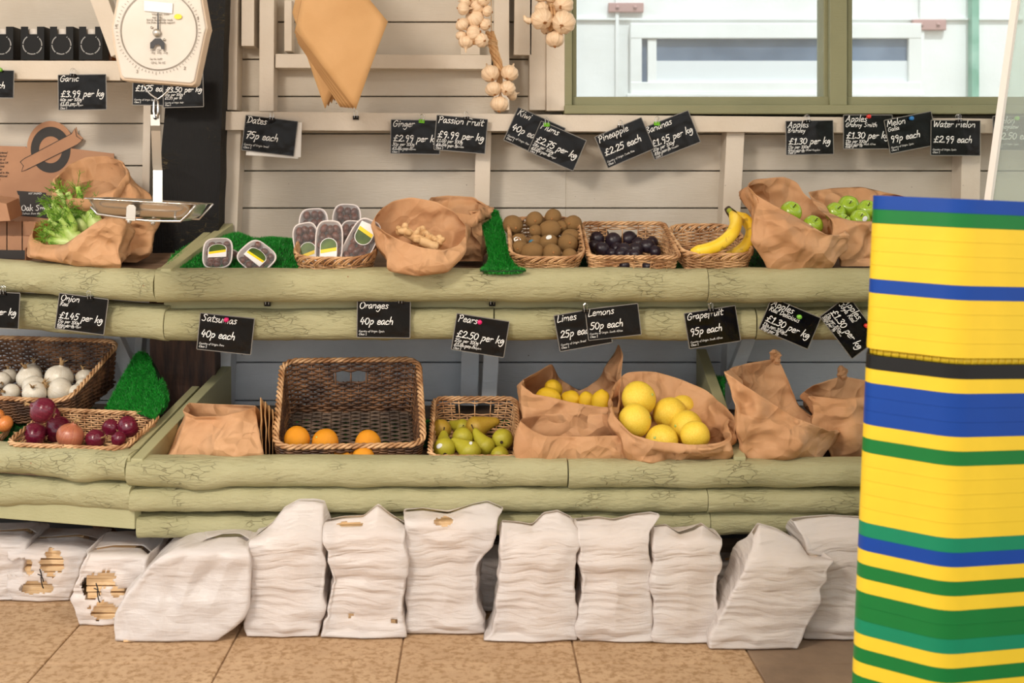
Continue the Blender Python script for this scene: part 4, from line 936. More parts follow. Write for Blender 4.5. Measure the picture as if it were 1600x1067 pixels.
for i in range(4):
    flat_bag([(486, -100), (560, 60), (508 + 5 * i, 170 - 4 * i), (457 + 3 * i, 20 + 8 * i)], 3.60 + .008 * i, .0025, ['front', 'second', 'third', 'rearmost'][i] + ' flat kraft bag of the smaller bundle hanging behind', seed=20 + i, curl=-.01, m='kraft_flat' if i % 2 == 0 else 'kraft_tan')
g = G(); q = P(500, -100, 3.56); g.tube([q, Vector((q.x, q.y, 2.61))], .0025, 6); g.tube([q + Vector((0, -.05, -.01)), q + Vector((0, .07, -.01))], .003, 6)
tag(build('hanging_hook', g, M['wire'], org=q), 'wire hook carrying the hanging bundle of kraft bags, above the picture', 'hook')

# ================================================================== WICKER BASKETS
def rrect(w, d, r, n):
    """n points evenly along a rounded rectangle, starting at the middle of the front (-y) side going +x"""
    pts = []
    def arc(cx, cy, a0):
        for k in range(9): a = a0 + math.pi / 2 * k / 8; pts.append(Vector((cx + r * math.cos(a), cy + r * math.sin(a), 0)))
    pts.append(Vector((0, -d / 2, 0))); arc(w / 2 - r, -d / 2 + r, -math.pi / 2); arc(w / 2 - r, d / 2 - r, 0); arc(-w / 2 + r, d / 2 - r, math.pi / 2); arc(-w / 2 + r, -d / 2 + r, math.pi); pts.append(Vector((0, -d / 2, 0)))
    return resample(pts, n + 1)[:-1]
def basket(name, loc, rot, Wt, Dt, Wb, Db, Ht, label, rad=.03, stakes=44, rows=9, wr=.0022, style='plain', hole=None, mats=('wicker', 'wicker', 'wicker'), Hb=None, cat='wicker basket', seed=0, base=True, rim_r=.0042):
    rnd = random.Random(seed + 5)
    root = empty(name, loc, label, cat, None, rot)
    S4 = 4; N = stakes * S4
    bt, tp = rrect(Wb, Db, min(rad, Db / 2.2), N), rrect(Wt, Dt, rad * 1.15, N)
    nrm = []
    for i in range(N):
        t = tp[(i + 1) % N] - tp[i - 1]; nrm.append(Vector((t.y, -t.x, 0)).normalized())
    hb = Hb or Ht
    def hgt(i):                                       # rim height around: lower in front when Hb is given
        y = tp[i % N].y / Dt + .5
        return lerp(Ht, hb, max(0, min(1, y)))
    def pos(i, h): return bt[i % N].lerp(tp[i % N], h / hgt(i)) + Vector((0, 0, h))
    g = G()
    for k in range(rows):
        ph = (k % 2) * math.pi; seg = []; cur = []
        for i in range(N + 1):
            h = hgt(i) * (k + .5) / rows * (.97 if style == 'plain' else .72)
            p = pos(i, h); ph_j = .0006 * rnd.uniform(-1, 1)
            inh = False
            if hole:
                hw, h0, h1 = hole
                if abs(p.x) < hw / 2 and h0 < (k + .5) / rows < h1 and abs(nrm[i % N].y) > .8: inh = True
            q = p + nrm[i % N] * (wr * 1.25 * math.cos(math.pi * i / S4 + ph) + ph_j) + Vector((0, 0, rnd.uniform(-.0005, .0005)))
            if inh:
                if len(cur) > 2: seg.append(cur)
                cur = []
            else: cur.append(q)
        if len(cur) > 2: seg.append(cur)
        for c in seg: g.tube(c, wr * rnd.uniform(.85, 1.15), 5)
    for s_ in range(stakes):
        i = s_ * S4 + 0
        top = .98 if style == 'plain' else .74
        if hole and abs(tp[i].x) < hole[0] / 2 * .8 and abs(nrm[i].y) > .8 and abs(tp[i].x) > hole[0] * .06:
            g.tube([pos(i, 0), pos(i, hgt(i) * hole[1])], wr * .75, 5); continue
        g.tube([pos(i, 0), pos(i, hgt(i) * .5), pos(i, hgt(i) * top)], wr * .8, 5)
    build('woven_wall', g, M[mats[0]], parent=root, local=True)
    if base:
        g = G(); n = max(6, int(Db / .011)); ns = max(5, int(Wb / .026))
        for k in range(n):
            y = lerp(-Db / 2, Db / 2, (k + .5) / n); pts = []
            for j in range(ns * 2 + 1):
                x = lerp(-Wb / 2, Wb / 2, j / (ns * 2)); pts.append(Vector((x, y + rnd.uniform(-.0006, .0006), .004 + .003 * math.cos(math.pi * j / 2 + (k % 2) * math.pi))))
            g.tube(pts, .0036, 5)
        for j in range(ns): x = lerp(-Wb / 2, Wb / 2, (j + .5) / ns); g.tube([Vector((x, -Db / 2, .004)), Vector((x, Db / 2, .004))], .003, 5)
        build('woven_base', g, M[mats[1]], parent=root, local=True)
    g = G()
    if style == 'plain':
        turns = max(10, int((Wt + Dt) * 2 / .055)); NN = N * 2
        for st in range(3):
            pts = []
            for i in range(NN):
                f = i / 2; i0 = int(f) % N; i1 = (i0 + 1) % N; b = f - int(f)
                p = tp[i0].lerp(tp[i1], b); n_ = nrm[i0].lerp(nrm[i1], b)
                a = 2 * math.pi * turns * i / NN / 1.0 + st * 2 * math.pi / 3
                pts.append(p + n_ * rim_r * 1.1 * math.cos(a) + Vector((0, 0, lerp(hgt(i0), hgt(i1), b) + rim_r * .8 * math.sin(a))))
            g.tube(pts, rim_r * .72, 6, closed=True)
    else:
        ht = Ht * .30
        for s_ in range(stakes):
            for dd in (0, 1):
                pts = []; a0 = s_ * S4 + dd * 1.2; span = S4 * 3.0
                for k in range(11):
                    t = k / 10; f = a0 + span * t; i0 = int(f) % N; b = f - int(f)
                    p = tp[i0].lerp(tp[(i0 + 1) % N], b); hh = hgt(i0) * .70
                    pts.append(bt[i0].lerp(p, .72 + .28 * math.sin(math.pi * t)) + nrm[i0] * .004 * math.cos(math.pi * t) * (1 if s_ % 2 else 1) + Vector((0, 0, hh + hgt(i0) * .32 * math.sin(math.pi * t) ** .8)))
                if s_ % 2 == 0 or style == 'tight': g.tube(pts, .0026, 6)
    build('braided_rim', g, M[mats[2]], parent=root, local=True)
    return root
def rotx(a): return (math.radians(a), 0, 0)
def plane_of(root):
    """base plane of a tilted basket in the room: point, normal"""
    rot = root.rotation_euler.to_matrix(); return root.location.copy(), rot @ Vector((0, 0, 1)), rot
def basket_at(pxl, pxr_, pyf, Df, tilt, depth, Ht, label, wb=.88, db=.86, yaw=0, Hf=None, **kw):
    """basket whose front rim spans pxl..pxr_ at image height pyf and distance Df"""
    W = (pxr_ - pxl) * Df / F; c = P((pxl + pxr_) / 2, pyf, Df)
    rot = Euler((math.radians(tilt), 0, math.radians(yaw))).to_matrix()
    loc = c - rot @ Vector((0, -depth / 2, Ht))
    return basket('wicker_basket', loc, (math.radians(tilt), 0, math.radians(yaw)), W, depth, W * wb, depth * db, Ht, label, Hb=Hf, **kw)

# ================================================================== FRUIT PLACEMENT
def place(root, specs, pile=0.0, dmin=None, dmax=None, near=.93):
    """specs: (px, py, r_px, ...) -> centres: on the basket's base plane, then pushed apart along the view"""
    p0, n, rot = plane_of(root); out = []
    for s in specs:
        ray = Vector(((s[0] - CX) / F, 1, -(s[1] - CY) / F)); o = Vector((0, 0, H)); rr = s[2] * 3.4 / F
        D = ((p0 - o).dot(n) + rr + pile) / ray.dot(n)
        lo = dmin if dmin else p0.y - .2; hi = dmax if dmax else p0.y + .2
        out.append([ray, max(lo, min(hi, D)), s[2]])
    return relax(out, dmin or p0.y - .22, dmax or p0.y + .22, near)
def relax(out, lo, hi, near=.93):
    o = Vector((0, 0, H))
    for it in range(240):
        moved = False
        for i in range(len(out)):
            for j in range(i + 1, len(out)):
                a, b = out[i], out[j]; pa = o + a[0] * a[1]; pb = o + b[0] * b[1]
                ra, rb = a[2] * a[1] / F, b[2] * b[1] / F; d = (pa - pb).length; need = near * (ra + rb)
                if d < need:
                    st = (need - d) * .5 + .0008; lowa = a[0].z < b[0].z
                    if lowa: a[1] -= st; b[1] += st
                    else: a[1] += st; b[1] -= st
                    a[1] = max(lo, min(hi, a[1])); b[1] = max(lo, min(hi, b[1])); moved = True
        if not moved: break
    return [(o + a[0] * a[1], a[2] * a[1] / F) for a in out]
def rot_rand(): return Euler((U(0, 6.28), U(0, 6.28), U(0, 6.28)))
def rmat(axis_to, roll=0):
    """rotation taking local +z to the given direction"""
    z = Vector(axis_to).normalized(); q = Vector((0, 0, 1)).rotation_difference(z)
    return (q.to_matrix() @ Matrix.Rotation(roll, 3, 'Z')).to_euler()
def lump(g, prof, seg, r, amp=.03, nsc=1.3, seed=0, lobes=0, lamp=0):
    def fn(p, a):
        k = 1 + amp * noise.noise(Vector((p.x, p.y, p.z)) * nsc + Vector((seed, 0, 0))) + (lamp * abs(math.cos(a * lobes / 2)) if lobes else 0) * min(1, math.hypot(p.x, p.y) * 1.3)
        return Vector((p.x * k, p.y * k, p.z * k)) * r
    g.lathe(prof, seg, fn)
def profile_sphere(n=14, sq=1.0, top=0, bot=0):
    return [(math.sin(math.pi * i / n) , -math.cos(math.pi * i / n) * sq) for i in range(n + 1)]
def mesh_local(name, g, m):
    me = bpy.data.meshes.new(name); me.from_pydata([tuple(p) for p in g.v], [], g.f)
    for x in (m if isinstance(m, list) else [m]): me.materials.append(x)
    for i, p in enumerate(me.polygons): p.material_index = g.mi[i]; p.use_smooth = True
    import bmesh
    bm = bmesh.new(); bm.from_mesh(me); bmesh.ops.remove_doubles(bm, verts=bm.verts, dist=1e-5); bmesh.ops.recalc_face_normals(bm, faces=bm.faces); bm.to_mesh(me); bm.free()
    return me
MESH = {}
def variants(kind, n, fn, m):
    MESH[kind] = []
    for i in range(n):
        g = fn(i); MESH[kind].append([mesh_local(kind + '_shape', gg, mm) for gg, mm in g])
def put_fruit(kind, name, c, r, rot, label, cat, group, var=0, parts=('stem',)):
    ms = MESH[kind][var % len(MESH[kind])]
    o = bpy.data.objects.new(name, ms[0]); C.objects.link(o); o.location = c; o.rotation_euler = rot; o.scale = (r, r, r)
    tag(o, label, cat, group)
    for pn, me in zip(parts, ms[1:]):
        q = bpy.data.objects.new(pn, me); C.objects.link(q); q.parent = o
    return o
def tube_g(pts, r, n=8):
    g = G(); g.tube([Vector(p) for p in pts], r, n); return g
def kiwi(i):
    g = G(); lump(g, [(math.sin(math.pi * k / 16) ** .92, -math.cos(math.pi * k / 16) * 1.18 * (1.0)) for k in range(17)], 22, 1, .05, 1.4, i * 3)
    for j, v in enumerate(g.v): v.x *= .97
    s = G(); s.lathe([(0, 1.16), (.10, 1.16), (.13, 1.20), (.09, 1.25), (0, 1.23)], 9)
    return [(g, M['kiwi']), (s, M['garlic_root'])]
variants('kiwi', 3, kiwi, None)
def plum(i):
    g = G()
    def fn(p, a): k = 1 - .05 * math.exp(-((a - math.pi) / .25) ** 2); return Vector((p.x * k, p.y * k, p.z))
    g.lathe([(math.sin(math.pi * k / 14) ** .9, -math.cos(math.pi * k / 14) * 1.1 + (.1 if k == 14 else 0) * -1) for k in range(15)], 20, fn)
    return [(g, M['plum'])]
variants('plum', 1, plum, None)
def orange(kind, mat, bumps, seed):
    def f(i):
        g = G(); pr = [(math.sin(math.pi * k / 18), -math.cos(math.pi * k / 18) * .95 - (.05 if k == 18 else 0)) for k in range(19)]
        lump(g, pr, 26, 1, .035, 1.3, seed + i * 5)
        s = G(); s.lathe([(0, .88), (.07, .89), (.09, .93), (.05, .955), (0, .95)], 7)
        return [(g, M[mat]), (s, M['fennel'])]
    return f
variants('orange', 2, orange('orange', 'orange', 0, 2), None)
variants('grapefruit', 2, orange('grapefruit', 'grapefruit', 0, 9), None)
def lemon(i):
    g = G(); pr = []
    for k in range(21):
        t = k / 20; z = -1.35 + 2.75 * t
        r = max(0, 1 - (abs((t - .5) * 2.12)) ** 2.4) ** .6
        if t > .86: r = max(r, .24 * (1 - ((t - .86) / .14) ** 2) ** .5 if t < 1 else 0)
        if t < .07: r = max(r, .2 * (t / .07) ** .5)
        pr.append((r if 0 < k < 20 else 0, z))
    lump(g, pr, 22, .95, .04, 1.5, i * 4)
    return [(g, M['lemon'])]
variants('lemon', 2, lemon, None)
def apple(i):
    g = G(); pr = []
    for k in range(21):
        a = math.pi * k / 20; z = -math.cos(a) * .88; r = math.sin(a) ** .85
        if a > 2.5: z -= (a - 2.5) ** 2 * .75
        if a < .5: z += (.5 - a) ** 2 * .6
        pr.append((r if 0 < k < 20 else 0, z))
    lump(g, pr, 26, 1, .03, 1.3, i * 4, 5, -.03)
    s = tube_g([(0, 0, .50), (.02, 0, .75), (.08, 0, 1.0)], [.05, .04, .06], 6)
    return [(g, M['apple']), (s, M['banana_tip'])]
variants('apple', 2, apple, None)
def pear(brown):
    def f(i):
        g = G(); n = 24; pr = [(0, -.95)]
        for k in range(1, n):
            t = k / n; z = -1 + 3.1 * t
            r = math.sqrt(max(0, 1 - (z) ** 2)) if z < .15 else lerp(1, .30, ((z - .15) / 1.95) ** .85) if z < 2.0 else .25
            if z < -.85: r = math.sqrt(max(.05, 1 - z * z))
            pr.append((max(.02, r), z))
        pr += [(.16, 2.14), (0, 2.14)]
        def fn(p, a):
            b = .16 * max(0, p.z) ** 1.6 * (1 if i % 2 else -.7); k = 1 + .04 * noise.noise(p * 1.2 + Vector((i, 0, 0)))
            return Vector((p.x * k + b, p.y * k, p.z))
        g.lathe(pr, 22, fn)
        bx = .16 * 2.1 ** 1.6 * (1 if i % 2 else -.7)
        s = tube_g([(bx, 0, 2.05), (bx * 1.1, .02, 2.4), (bx * 1.3 + .08, .05, 2.65)], [.07, .05, .08], 6)
        c = G(); c.lathe([(0, -.93), (.12, -.94), (.16, -1.02), (.07, -.99), (0, -.97)], 8)
        return [(g, M['pear_brown' if brown else 'pear']), (s, M['banana_tip']), (c, M['banana_tip'])]
    return f
variants('pear', 2, pear(False), None); variants('pear_brown', 2, pear(True), None)
def onion(mat, nk=.34):
    def f(i):
        g = G(); pr = []
        for k in range(23):
            t = k / 22
            if t < .78:
                a = math.pi * (t / .78) * .86; pr.append((math.sin(a) ** .8 if k else 0, -math.cos(a) * .86))
            else:
                u = (t - .78) / .22; r0 = math.sin(math.pi * .86) ** .8; z0 = -math.cos(math.pi * .86) * .86
                pr.append((lerp(r0, .13, min(1, u * 1.5) ** .6) * (1 if u < .99 else .3), z0 + nk * u))
        lump(g, pr, 30, 1, .05, 1.3, i * 5, 9, .02)
        s = G()
        for k in range(7):
            a = U(0, 6.28); r = .07
            s.tube([Vector((math.cos(a) * r, math.sin(a) * r, .98)), Vector((math.cos(a) * r * 1.6, math.sin(a) * r * 1.6, 1.22)), Vector((math.cos(a) * U(.1, .4), math.sin(a) * U(.1, .4), 1.22 + U(.1, .35)))], [.09, .05, .02], 5)
        r_ = G()
        for k in range(12):
            a = U(0, 6.28); r_.tube([Vector((math.cos(a) * .05, math.sin(a) * .05, -.84)), Vector((math.cos(a) * .12, math.sin(a) * .12, -.93)), Vector((math.cos(a) * U(.1, .28), math.sin(a) * U(.1, .28), -1.02))], .02, 4)
        return [(g, M[mat]), (s, M['onion_dry']), (r_, M['onion_dry'])]
    return f
for k_, m_ in (('onion_white', 'onion_white'), ('onion_red', 'onion_red'), ('onion_tan', 'onion_tan'), ('onion_brown', 'onion_brown')): variants(k_, 2, onion(m_, .20 if k_ == 'onion_white' else .34), None)
def sticker(par, direction, m='sticker', s=.35, lift=1.0):
    """small oval sticker lying on a fruit (local units of the fruit's radius)"""
    d = Vector(direction).normalized(); inv = par.rotation_euler.to_matrix().inverted() @ d
    g = G(); q = inv.orthogonal().normalized(); w_ = inv.cross(q); n = 14; vs = [inv * 1.06 * lift]
    for k in range(n): a = 2 * math.pi * k / n; vs.append((inv + (q * math.cos(a) * s + w_ * math.sin(a) * s * .7)).normalized() * 1.045 * lift)
    for v in vs: v.z *= 1.0
    g.add(vs, [(0, 1 + k, 1 + (k + 1) % n) for k in range(n)])
    me = mesh_local('sticker', g, M[m]); o = bpy.data.objects.new('sticker', me); C.objects.link(o); o.parent = par; return o

# ================================================================== BASKETS AND FRUIT ON THE SHELVES
mx = lambda ox, oy, k, lst: [((a / k) + ox, (b / k) + oy, c / k) + tuple(r) for (a, b, c, *r) in lst]
# --- kiwis
bk = basket_at(797, 915, 402, 3.42, 21, .28, .055, 'scallop-rimmed wicker basket heaped with kiwi fruit', style='tight', stakes=34, rows=8, rad=.05, wb=.86, yaw=0, seed=1)
ks = mx(770, 310, 3.72, [(118, 155, 58, 'back left corner'), (243, 128, 52, 'back row second from left'), (350, 108, 48, 'topmost at the back'), (465, 152, 54, 'back right corner'), (330, 183, 55, 'in the middle on top'),
    (250, 190, 38, 'tucked behind the middle one'), (152, 252, 48, 'left side with a pale sticker'), (250, 255, 42, 'centre left with a blue sticker'), (325, 258, 48, 'centre with a white sticker'), (452, 235, 58, 'right side behind'),
    (436, 262, 58, 'right side in front'), (155, 292, 50, 'front left'), (230, 312, 56, 'front second from left'), (342, 318, 55, 'front middle showing its stalk end'), (450, 338, 46, 'front right corner'), (395, 165, 36, 'deep between the two right back ones')])
for i, ((c, r), s) in enumerate(zip(place(bk, ks, .010, 3.42, 3.645, .88), ks)):
    d = Vector((U(-.6, .6), -1, U(-.5, .6))) if i not in (13, 10) else Vector((.1, -1, .1))
    if i in (4, 8, 12): d = Vector((1, -.3, .2))
    o = put_fruit('kiwi', 'kiwi_fruit', c, r * 1.03, rmat(d, U(0, 6)), 'brown fuzzy kiwi in the basket, ' + s[3], 'kiwi fruit', 'kiwis in the scalloped basket', i)
    if i == 6: sticker(o, (-.2, -1, .25), 'sticker', .42, 1.14)
    if i == 7: sticker(o, (-.7, -1, .1), 'sticker_b', .4, 1.12)
    if i == 8: sticker(o, (.0, -.75, .75), 'sticker', .42)
# --- plums
bp = basket_at(921, 1062, 402, 3.42, 16, .30, .075, 'square wicker basket with hand holes holding dark plums', hole=(.085, .35, .80), rows=13, stakes=44, rad=.022, wb=.90, seed=2)
ps = mx(770, 310, 3.72, [(605, 240, 42, 'back left corner'), (700, 250, 46, 'large one left of centre'), (790, 235, 43, 'back row middle'), (880, 235, 45, 'back right'), (635, 298, 42, 'front left'), (690, 320, 28, 'small bluish one at front'),
    (765, 302, 42, 'front centre'), (830, 298, 40, 'centre right'), (897, 280, 43, 'right side'), (745, 322, 32, 'very front under the rim'), (945, 308, 32, 'bluish one at the right end'), (640, 215, 36, 'reddish one furthest back'),
    (825, 326, 30, 'low one behind the front rim'), (765, 395, 30, 'seen through the front hand hole, left'), (900, 395, 30, 'seen through the front hand hole, right'), (590, 280, 34, 'against the left wall'), (720, 290, 34, 'deep between the two largest left ones'), (845, 262, 34, 'deep between the back ones'), (925, 255, 34, 'against the right wall'), (800, 325, 30, 'low in the front row, right of centre')])
for i, ((c, r), s) in enumerate(zip(place(bp, ps, .006, 3.46, 3.74), ps)):
    put_fruit('plum', 'plum', c, r * 1.06, rot_rand(), 'dark purple plum in the square basket, ' + s[3], 'plum', 'plums in the square basket', 0)
# --- bananas
bb = basket_at(1069, 1184, 397, 3.42, 16, .26, .055, 'open-bordered wicker basket holding a bunch of bananas', style='tight', stakes=30, rows=9, rad=.05, wb=.9, yaw=3, seed=3)
def banana(root, path, r, name='banana'):
    pts = crom(path, 7); n = len(pts); rad = []
    for i in range(n):
        t = i / (n - 1)
        k = min(1, t / .10) ** .55 if t < .10 else 1
        if t > .74: k = lerp(1, .34, min(1, (t - .74) / .18))
        rad.append(r * max(.28, k))
    g = G(); g.tube(pts, rad, 6)
    o = build(name, g, M['banana'], parent=root, smooth=True); subd(o, 2)
    g = G(); g.tube([pts[0] - (pts[1] - pts[0]).normalized() * .006, pts[0] + (pts[1] - pts[0]).normalized() * .002], [r * .25, r * .33], 8)
    build('blossom_tip', g, M['banana_tip'], parent=o, local=True).data.transform(Matrix.Translation(-root.location))
    g = G(); g.tube(pts[-6:], [r * .37] * 6, 8)
    build('neck', g, M['banana_green'], parent=o, local=True).data.transform(Matrix.Translation(-root.location))
br = empty('banana_bunch', P(1120, 395, 3.5), 'bunch of yellow bananas hanging out over its wicker basket', 'bananas')
banana(br, PP([(1078, 393, 3.44), (1100, 391, 3.43), (1124, 382, 3.43), (1143, 366, 3.45), (1150, 348, 3.50), (1145, 336, 3.54), (1139, 328, 3.56)]), .0205)
banana(br, PP([(1128, 404, 3.50), (1150, 396, 3.49), (1168, 380, 3.50), (1174, 360, 3.53), (1166, 345, 3.56), (1153, 336, 3.57), (1141, 328, 3.58)]), .0195)
g = G(); g.tube(PP([(1146, 337, 3.565), (1139, 329, 3.57), (1136, 325, 3.575)]), [.014, .011, .009], 8); build('crown', g, M['banana_tip'], parent=br)
# --- dates basket
bd = basket_at(455, 584, 403, 3.42, 17, .26, .07, 'scallop-rimmed wicker basket holding upright trays of dates', style='tight', stakes=32, rows=9, rad=.06, wb=.86, seed=4)
def date_tray(c, w, h, up, facing, label, lab=True, flip=False, lab_v=-.18, seed=0):
    """oval foam tray of dates under clear film; local: x across, z along, -y is the film side"""
    z = Vector(up).normalized(); y = -Vector(facing).normalized(); y = (y - z * y.dot(z)).normalized(); x = y.cross(z)
    rot = Matrix((x, y, z)).transposed(); root = empty('date_tray', c, label, 'date tray', 'film-wrapped trays of dates', rot.to_euler())
    n = 40; dp = .030
    def ring(sx, sy, yy):
        out = []
        for k in range(n):
            a = 2 * math.pi * k / n; ca, sa = math.cos(a), math.sin(a); e = .55
            out.append(Vector((w / 2 * sx * math.copysign(abs(ca) ** e, ca), yy, h / 2 * sy * math.copysign(abs(sa) ** .62, sa))))
        return out
    g = G(); rs = [ring(.98, .98, -.001), ring(1, 1, 0), ring(1, 1, .004), ring(.93, .96, .006), ring(.80, .88, dp), ring(.4, .5, dp + .002), ring(.38, .48, dp - .001), ring(.76, .85, dp - .003), ring(.90, .94, .003), ring(.92, .95, -.001)]
    for r in rs: g.v += r
    m = len(rs)
    for a in range(m - 1):
        if a == 5: continue
        for k in range(n): g.f.append([a * n + k, a * n + (k + 1) % n, (a + 1) * n + (k + 1) % n, (a + 1) * n + k])
    for k in range(n): g.f.append([(m - 1) * n + k, (m - 1) * n + (k + 1) % n, (k + 1) % n, k])
    g.f.append([5 * n + k for k in range(n)]); g.f.append([6 * n + k for k in range(n)][::-1]); g.mi = [0] * len(g.f)
    build('tray', g, M['tray'], parent=root, local=True)
    rr = random.Random(seed); g = G()
    nx, nz = 3, 5
    for a in range(nx):
        for b in range(nz):
            px = (a - 1) * w * .24 + rr.uniform(-.003, .003); pz = (b - 2) * h * .165 + rr.uniform(-.003, .003); cy = .010 + rr.uniform(-.004, .003)
            ax = Vector((rr.uniform(-.7, .7), rr.uniform(-.2, .2), 1)).normalized(); L = h * .10
            pts = [Vector((px, cy, pz)) + ax * L * t for t in (-1, -.8, -.3, .3, .8, 1)]
            g.tube(pts, [.002, .0075, .0105, .0105, .0075, .002], 7)
    o = build('dates', g, M['date'], parent=root, local=True); o['kind'] = 'stuff'
    g = G(); fr = ring(.96, .97, -.002); g.v = fr + [Vector((0, -.006, 0))]; g.f = [[n, (k + 1) % n, k] for k in range(n)]
    r2 = ring(.6, .65, -.0045); g = G(); g.v = ring(.96, .97, -.0018) + r2; g.f = [[k, (k + 1) % n, n + (k + 1) % n, n + k] for k in range(n)] + [[n + k for k in range(n)]]; g.mi = [0] * len(g.f)
    build('film', g, M['tray_film'], parent=root, local=True)
    if lab:
        g = G(); lw, lh = w * .56, h * .40; zc = lab_v * h; s = -1 if flip else 1
        def pl(u, v, o=0): return Vector((u, -.0055 - o, zc + s * v))
        def dome(k0): return [pl(lw / 2 * k0 * math.cos(a), lh * .12 + lh * .38 * k0 * math.sin(a)) for a in [math.pi * i / 12 for i in range(13)]]
        g.cur = 0; q = 1.09; top = [p for p in dome(q)]; g.prism([pl(lw / 2 * q, -lh / 2 * q), *top, pl(-lw / 2 * q, -lh / 2 * q)], Vector((0, .0006, 0)))
        g.cur = 1; g.prism([pl(lw / 2, 0 + .04 * lh, .0006), *[Vector((p.x, p.y - .0006, p.z)) for p in dome(1)], pl(-lw / 2, -.10 * lh, .0006)], Vector((0, .0006, 0)))
        g.cur = 2; g.prism([pl(lw / 2, .04 * lh, .0007), pl(-lw / 2, -.10 * lh, .0007), pl(-lw / 2, -.28 * lh, .0007), pl(lw / 2, -.14 * lh, .0007)], Vector((0, .0006, 0)))
        build('paper_label', g, [M['lab_white'], M['lab_green'], M['lab_yellow']], parent=root, smooth=False, local=True)
    return root
f = (0, -1, .35)
for a in [
    ((399, 3.63), (490, 357), 47, 62, (-.05, .35, 1), f, 'date tray standing at the back left of the basket', True, False, -.32),
    ((399, 3.66), (541, 350), 46, 62, (.04, .35, 1), f, 'date tray standing at the back right of the basket, rounded top showing', True, False, -.38),
    ((0, 3.58), (549, 378), 40, 66, (.05, .35, 1), f, 'date tray half hidden behind the front middle tray', True, False, -.25),
    ((0, 3.54), (480, 383), 42, 70, (-.22, .35, 1), f, 'date tray leaning at the front left of the basket', True, False, -.16),
    ((0, 3.47), (514, 381), 44, 72, (0, .35, 1), f, 'front middle date tray with its green and yellow label facing forward', True, False, -.10),
    ((0, 3.48), (563, 380), 46, 78, (.50, .35, 1), f, 'date tray leaning right at the front with its label upside down', True, True, .18)]:
    (_, D), (px, py), w, h, up, fc, lb, la, fl, lv = a
    date_tray(P(px, py, D), w * D / F, h * D / F * 1.08, up, fc, lb, la, fl, lv, seed=px)
date_tray(P(340, 395, 3.50), 47 * 3.5 / F, .092, (-.05, .55, 1), (0, -1, .6), 'film-wrapped date tray lying left on the green turf', True, False, .05, 40)
date_tray(P(401, 401, 3.49), 56 * 3.5 / F, .088, (.75, .55, .75), (0.05, -1, .6), 'film-wrapped date tray lying right on the green turf, turned askew', True, False, .0, 41)
date_tray(P(364, 408, 3.55), 40 * 3.5 / F, .07, (.5, .7, .5), (.3, -1, .5), 'date tray mostly hidden between the two trays on the turf', False, seed=42)
# --- ginger roots
def ginger(pts, rads, label, knobs=3, seed=0):
    rr = random.Random(seed); P0 = PP(pts); g = G(); path = crom(P0, 5); n = len(path)
    rad = [lerp(rads[0], rads[1], i / (n - 1)) * (1 + .22 * noise.noise(Vector((i * .55, seed, 0)))) for i in range(n)]
    rad[0] *= .55; rad[-1] *= .5; g.tube(path, rad, 10)
    for k in range(knobs):
        i = rr.randrange(2, n - 2); d = Vector((rr.uniform(-1, 1), -.4, rr.uniform(-.2, 1))).normalized(); r = rad[i]
        g.tube([path[i], path[i] + d * r * .9, path[i] + d * r * 1.6, path[i] + d * r * 1.9], [r * .8, r * .7, r * .62, r * .25], 9)
    o = build('ginger_root', g, M['ginger'], org=path[0]); subd(o, 1)
    d = (path[1] - path[0]).normalized(); g = G(); g.tube([path[0] - d * .0015, path[0] + d * .002], [rads[0] * .45, rads[0] * .55], 10); build('cut_end', g, M['fennel'] if False else M['onion_dry'], parent=o)
    tag(o, label, 'ginger', 'ginger roots in the paper bag'); return o
ginger([(622, 362, 3.50), (634, 362, 3.47), (646, 370, 3.46), (655, 378, 3.455)], (.014, .013), 'ginger root with a pale cut end at the left of the bag', 2, 1)
ginger([(627, 358, 3.455), (641, 367, 3.45), (655, 374, 3.44), (672, 383, 3.43), (686, 386, 3.43)], (.013, .014), 'long ginger root lying across the front of the bag', 4, 2)
ginger([(652, 358, 3.54), (660, 364, 3.53), (668, 368, 3.50)], (.014, .013), 'short ginger root at the back of the bag', 2, 3)
ginger([(664, 366, 3.49), (676, 376, 3.47), (690, 384, 3.46)], (.014, .015), 'knobbly ginger root with round buds at the right', 5, 4)
ginger([(685, 369, 3.47), (687, 376, 3.46), (684, 383, 3.45)], (.011, .012), 'small upright ginger knob at the right end', 2, 5)
ginger([(604, 380, 3.56), (640, 392, 3.52), (690, 396, 3.50)], (.02, .02), 'ginger root at the bottom of the bag, under the others', 3, 6)
# --- apples
def loose(kind, name, specs, group, pre, rotf=None, near=.93, lo=3.2, hi=3.8, k=.97):
    base = [[Vector(((s[0] - CX) / F, 1, -(s[1] - CY) / F)), s[3], s[2]] for s in specs]; outs = []
    for i, ((c, r), s) in enumerate(zip(relax(base, lo, hi, near), specs)):
        outs.append(put_fruit(kind, name, c, r * k, rotf(i) if rotf else rot_rand(), pre + s[4], name.replace('_', ' '), group, i))
    return outs
loose('apple', 'green_apple', [(1236, 331, 18, 3.55, 'alone in the tall leaning bag'), (1270, 352, 17, 3.55, 'deep inside the tall leaning bag')], 'green apples in paper bags', 'green apple ', lambda i: rmat((.2, -.8, .8)))
al = loose('apple', 'green_apple', [(1326, 323, 18.5, 3.68, 'on top of the heap in the wide bag'), (1305, 332, 17, 3.64, 'at the left of the heap in the wide bag'), (1344, 343, 17, 3.57, 'with a white sticker at the front of the wide bag'), (1355, 328, 17, 3.64, 'at the right of the heap beside the crates'), (1316, 347, 15, 3.57, 'low at the front left of the wide bag')],
    'green apples in paper bags', 'green apple ', lambda i: rmat((U(-.6, .6), -.7, U(.2, .9))))
sticker(al[2], (.15, -1, .1), 'sticker', .3)

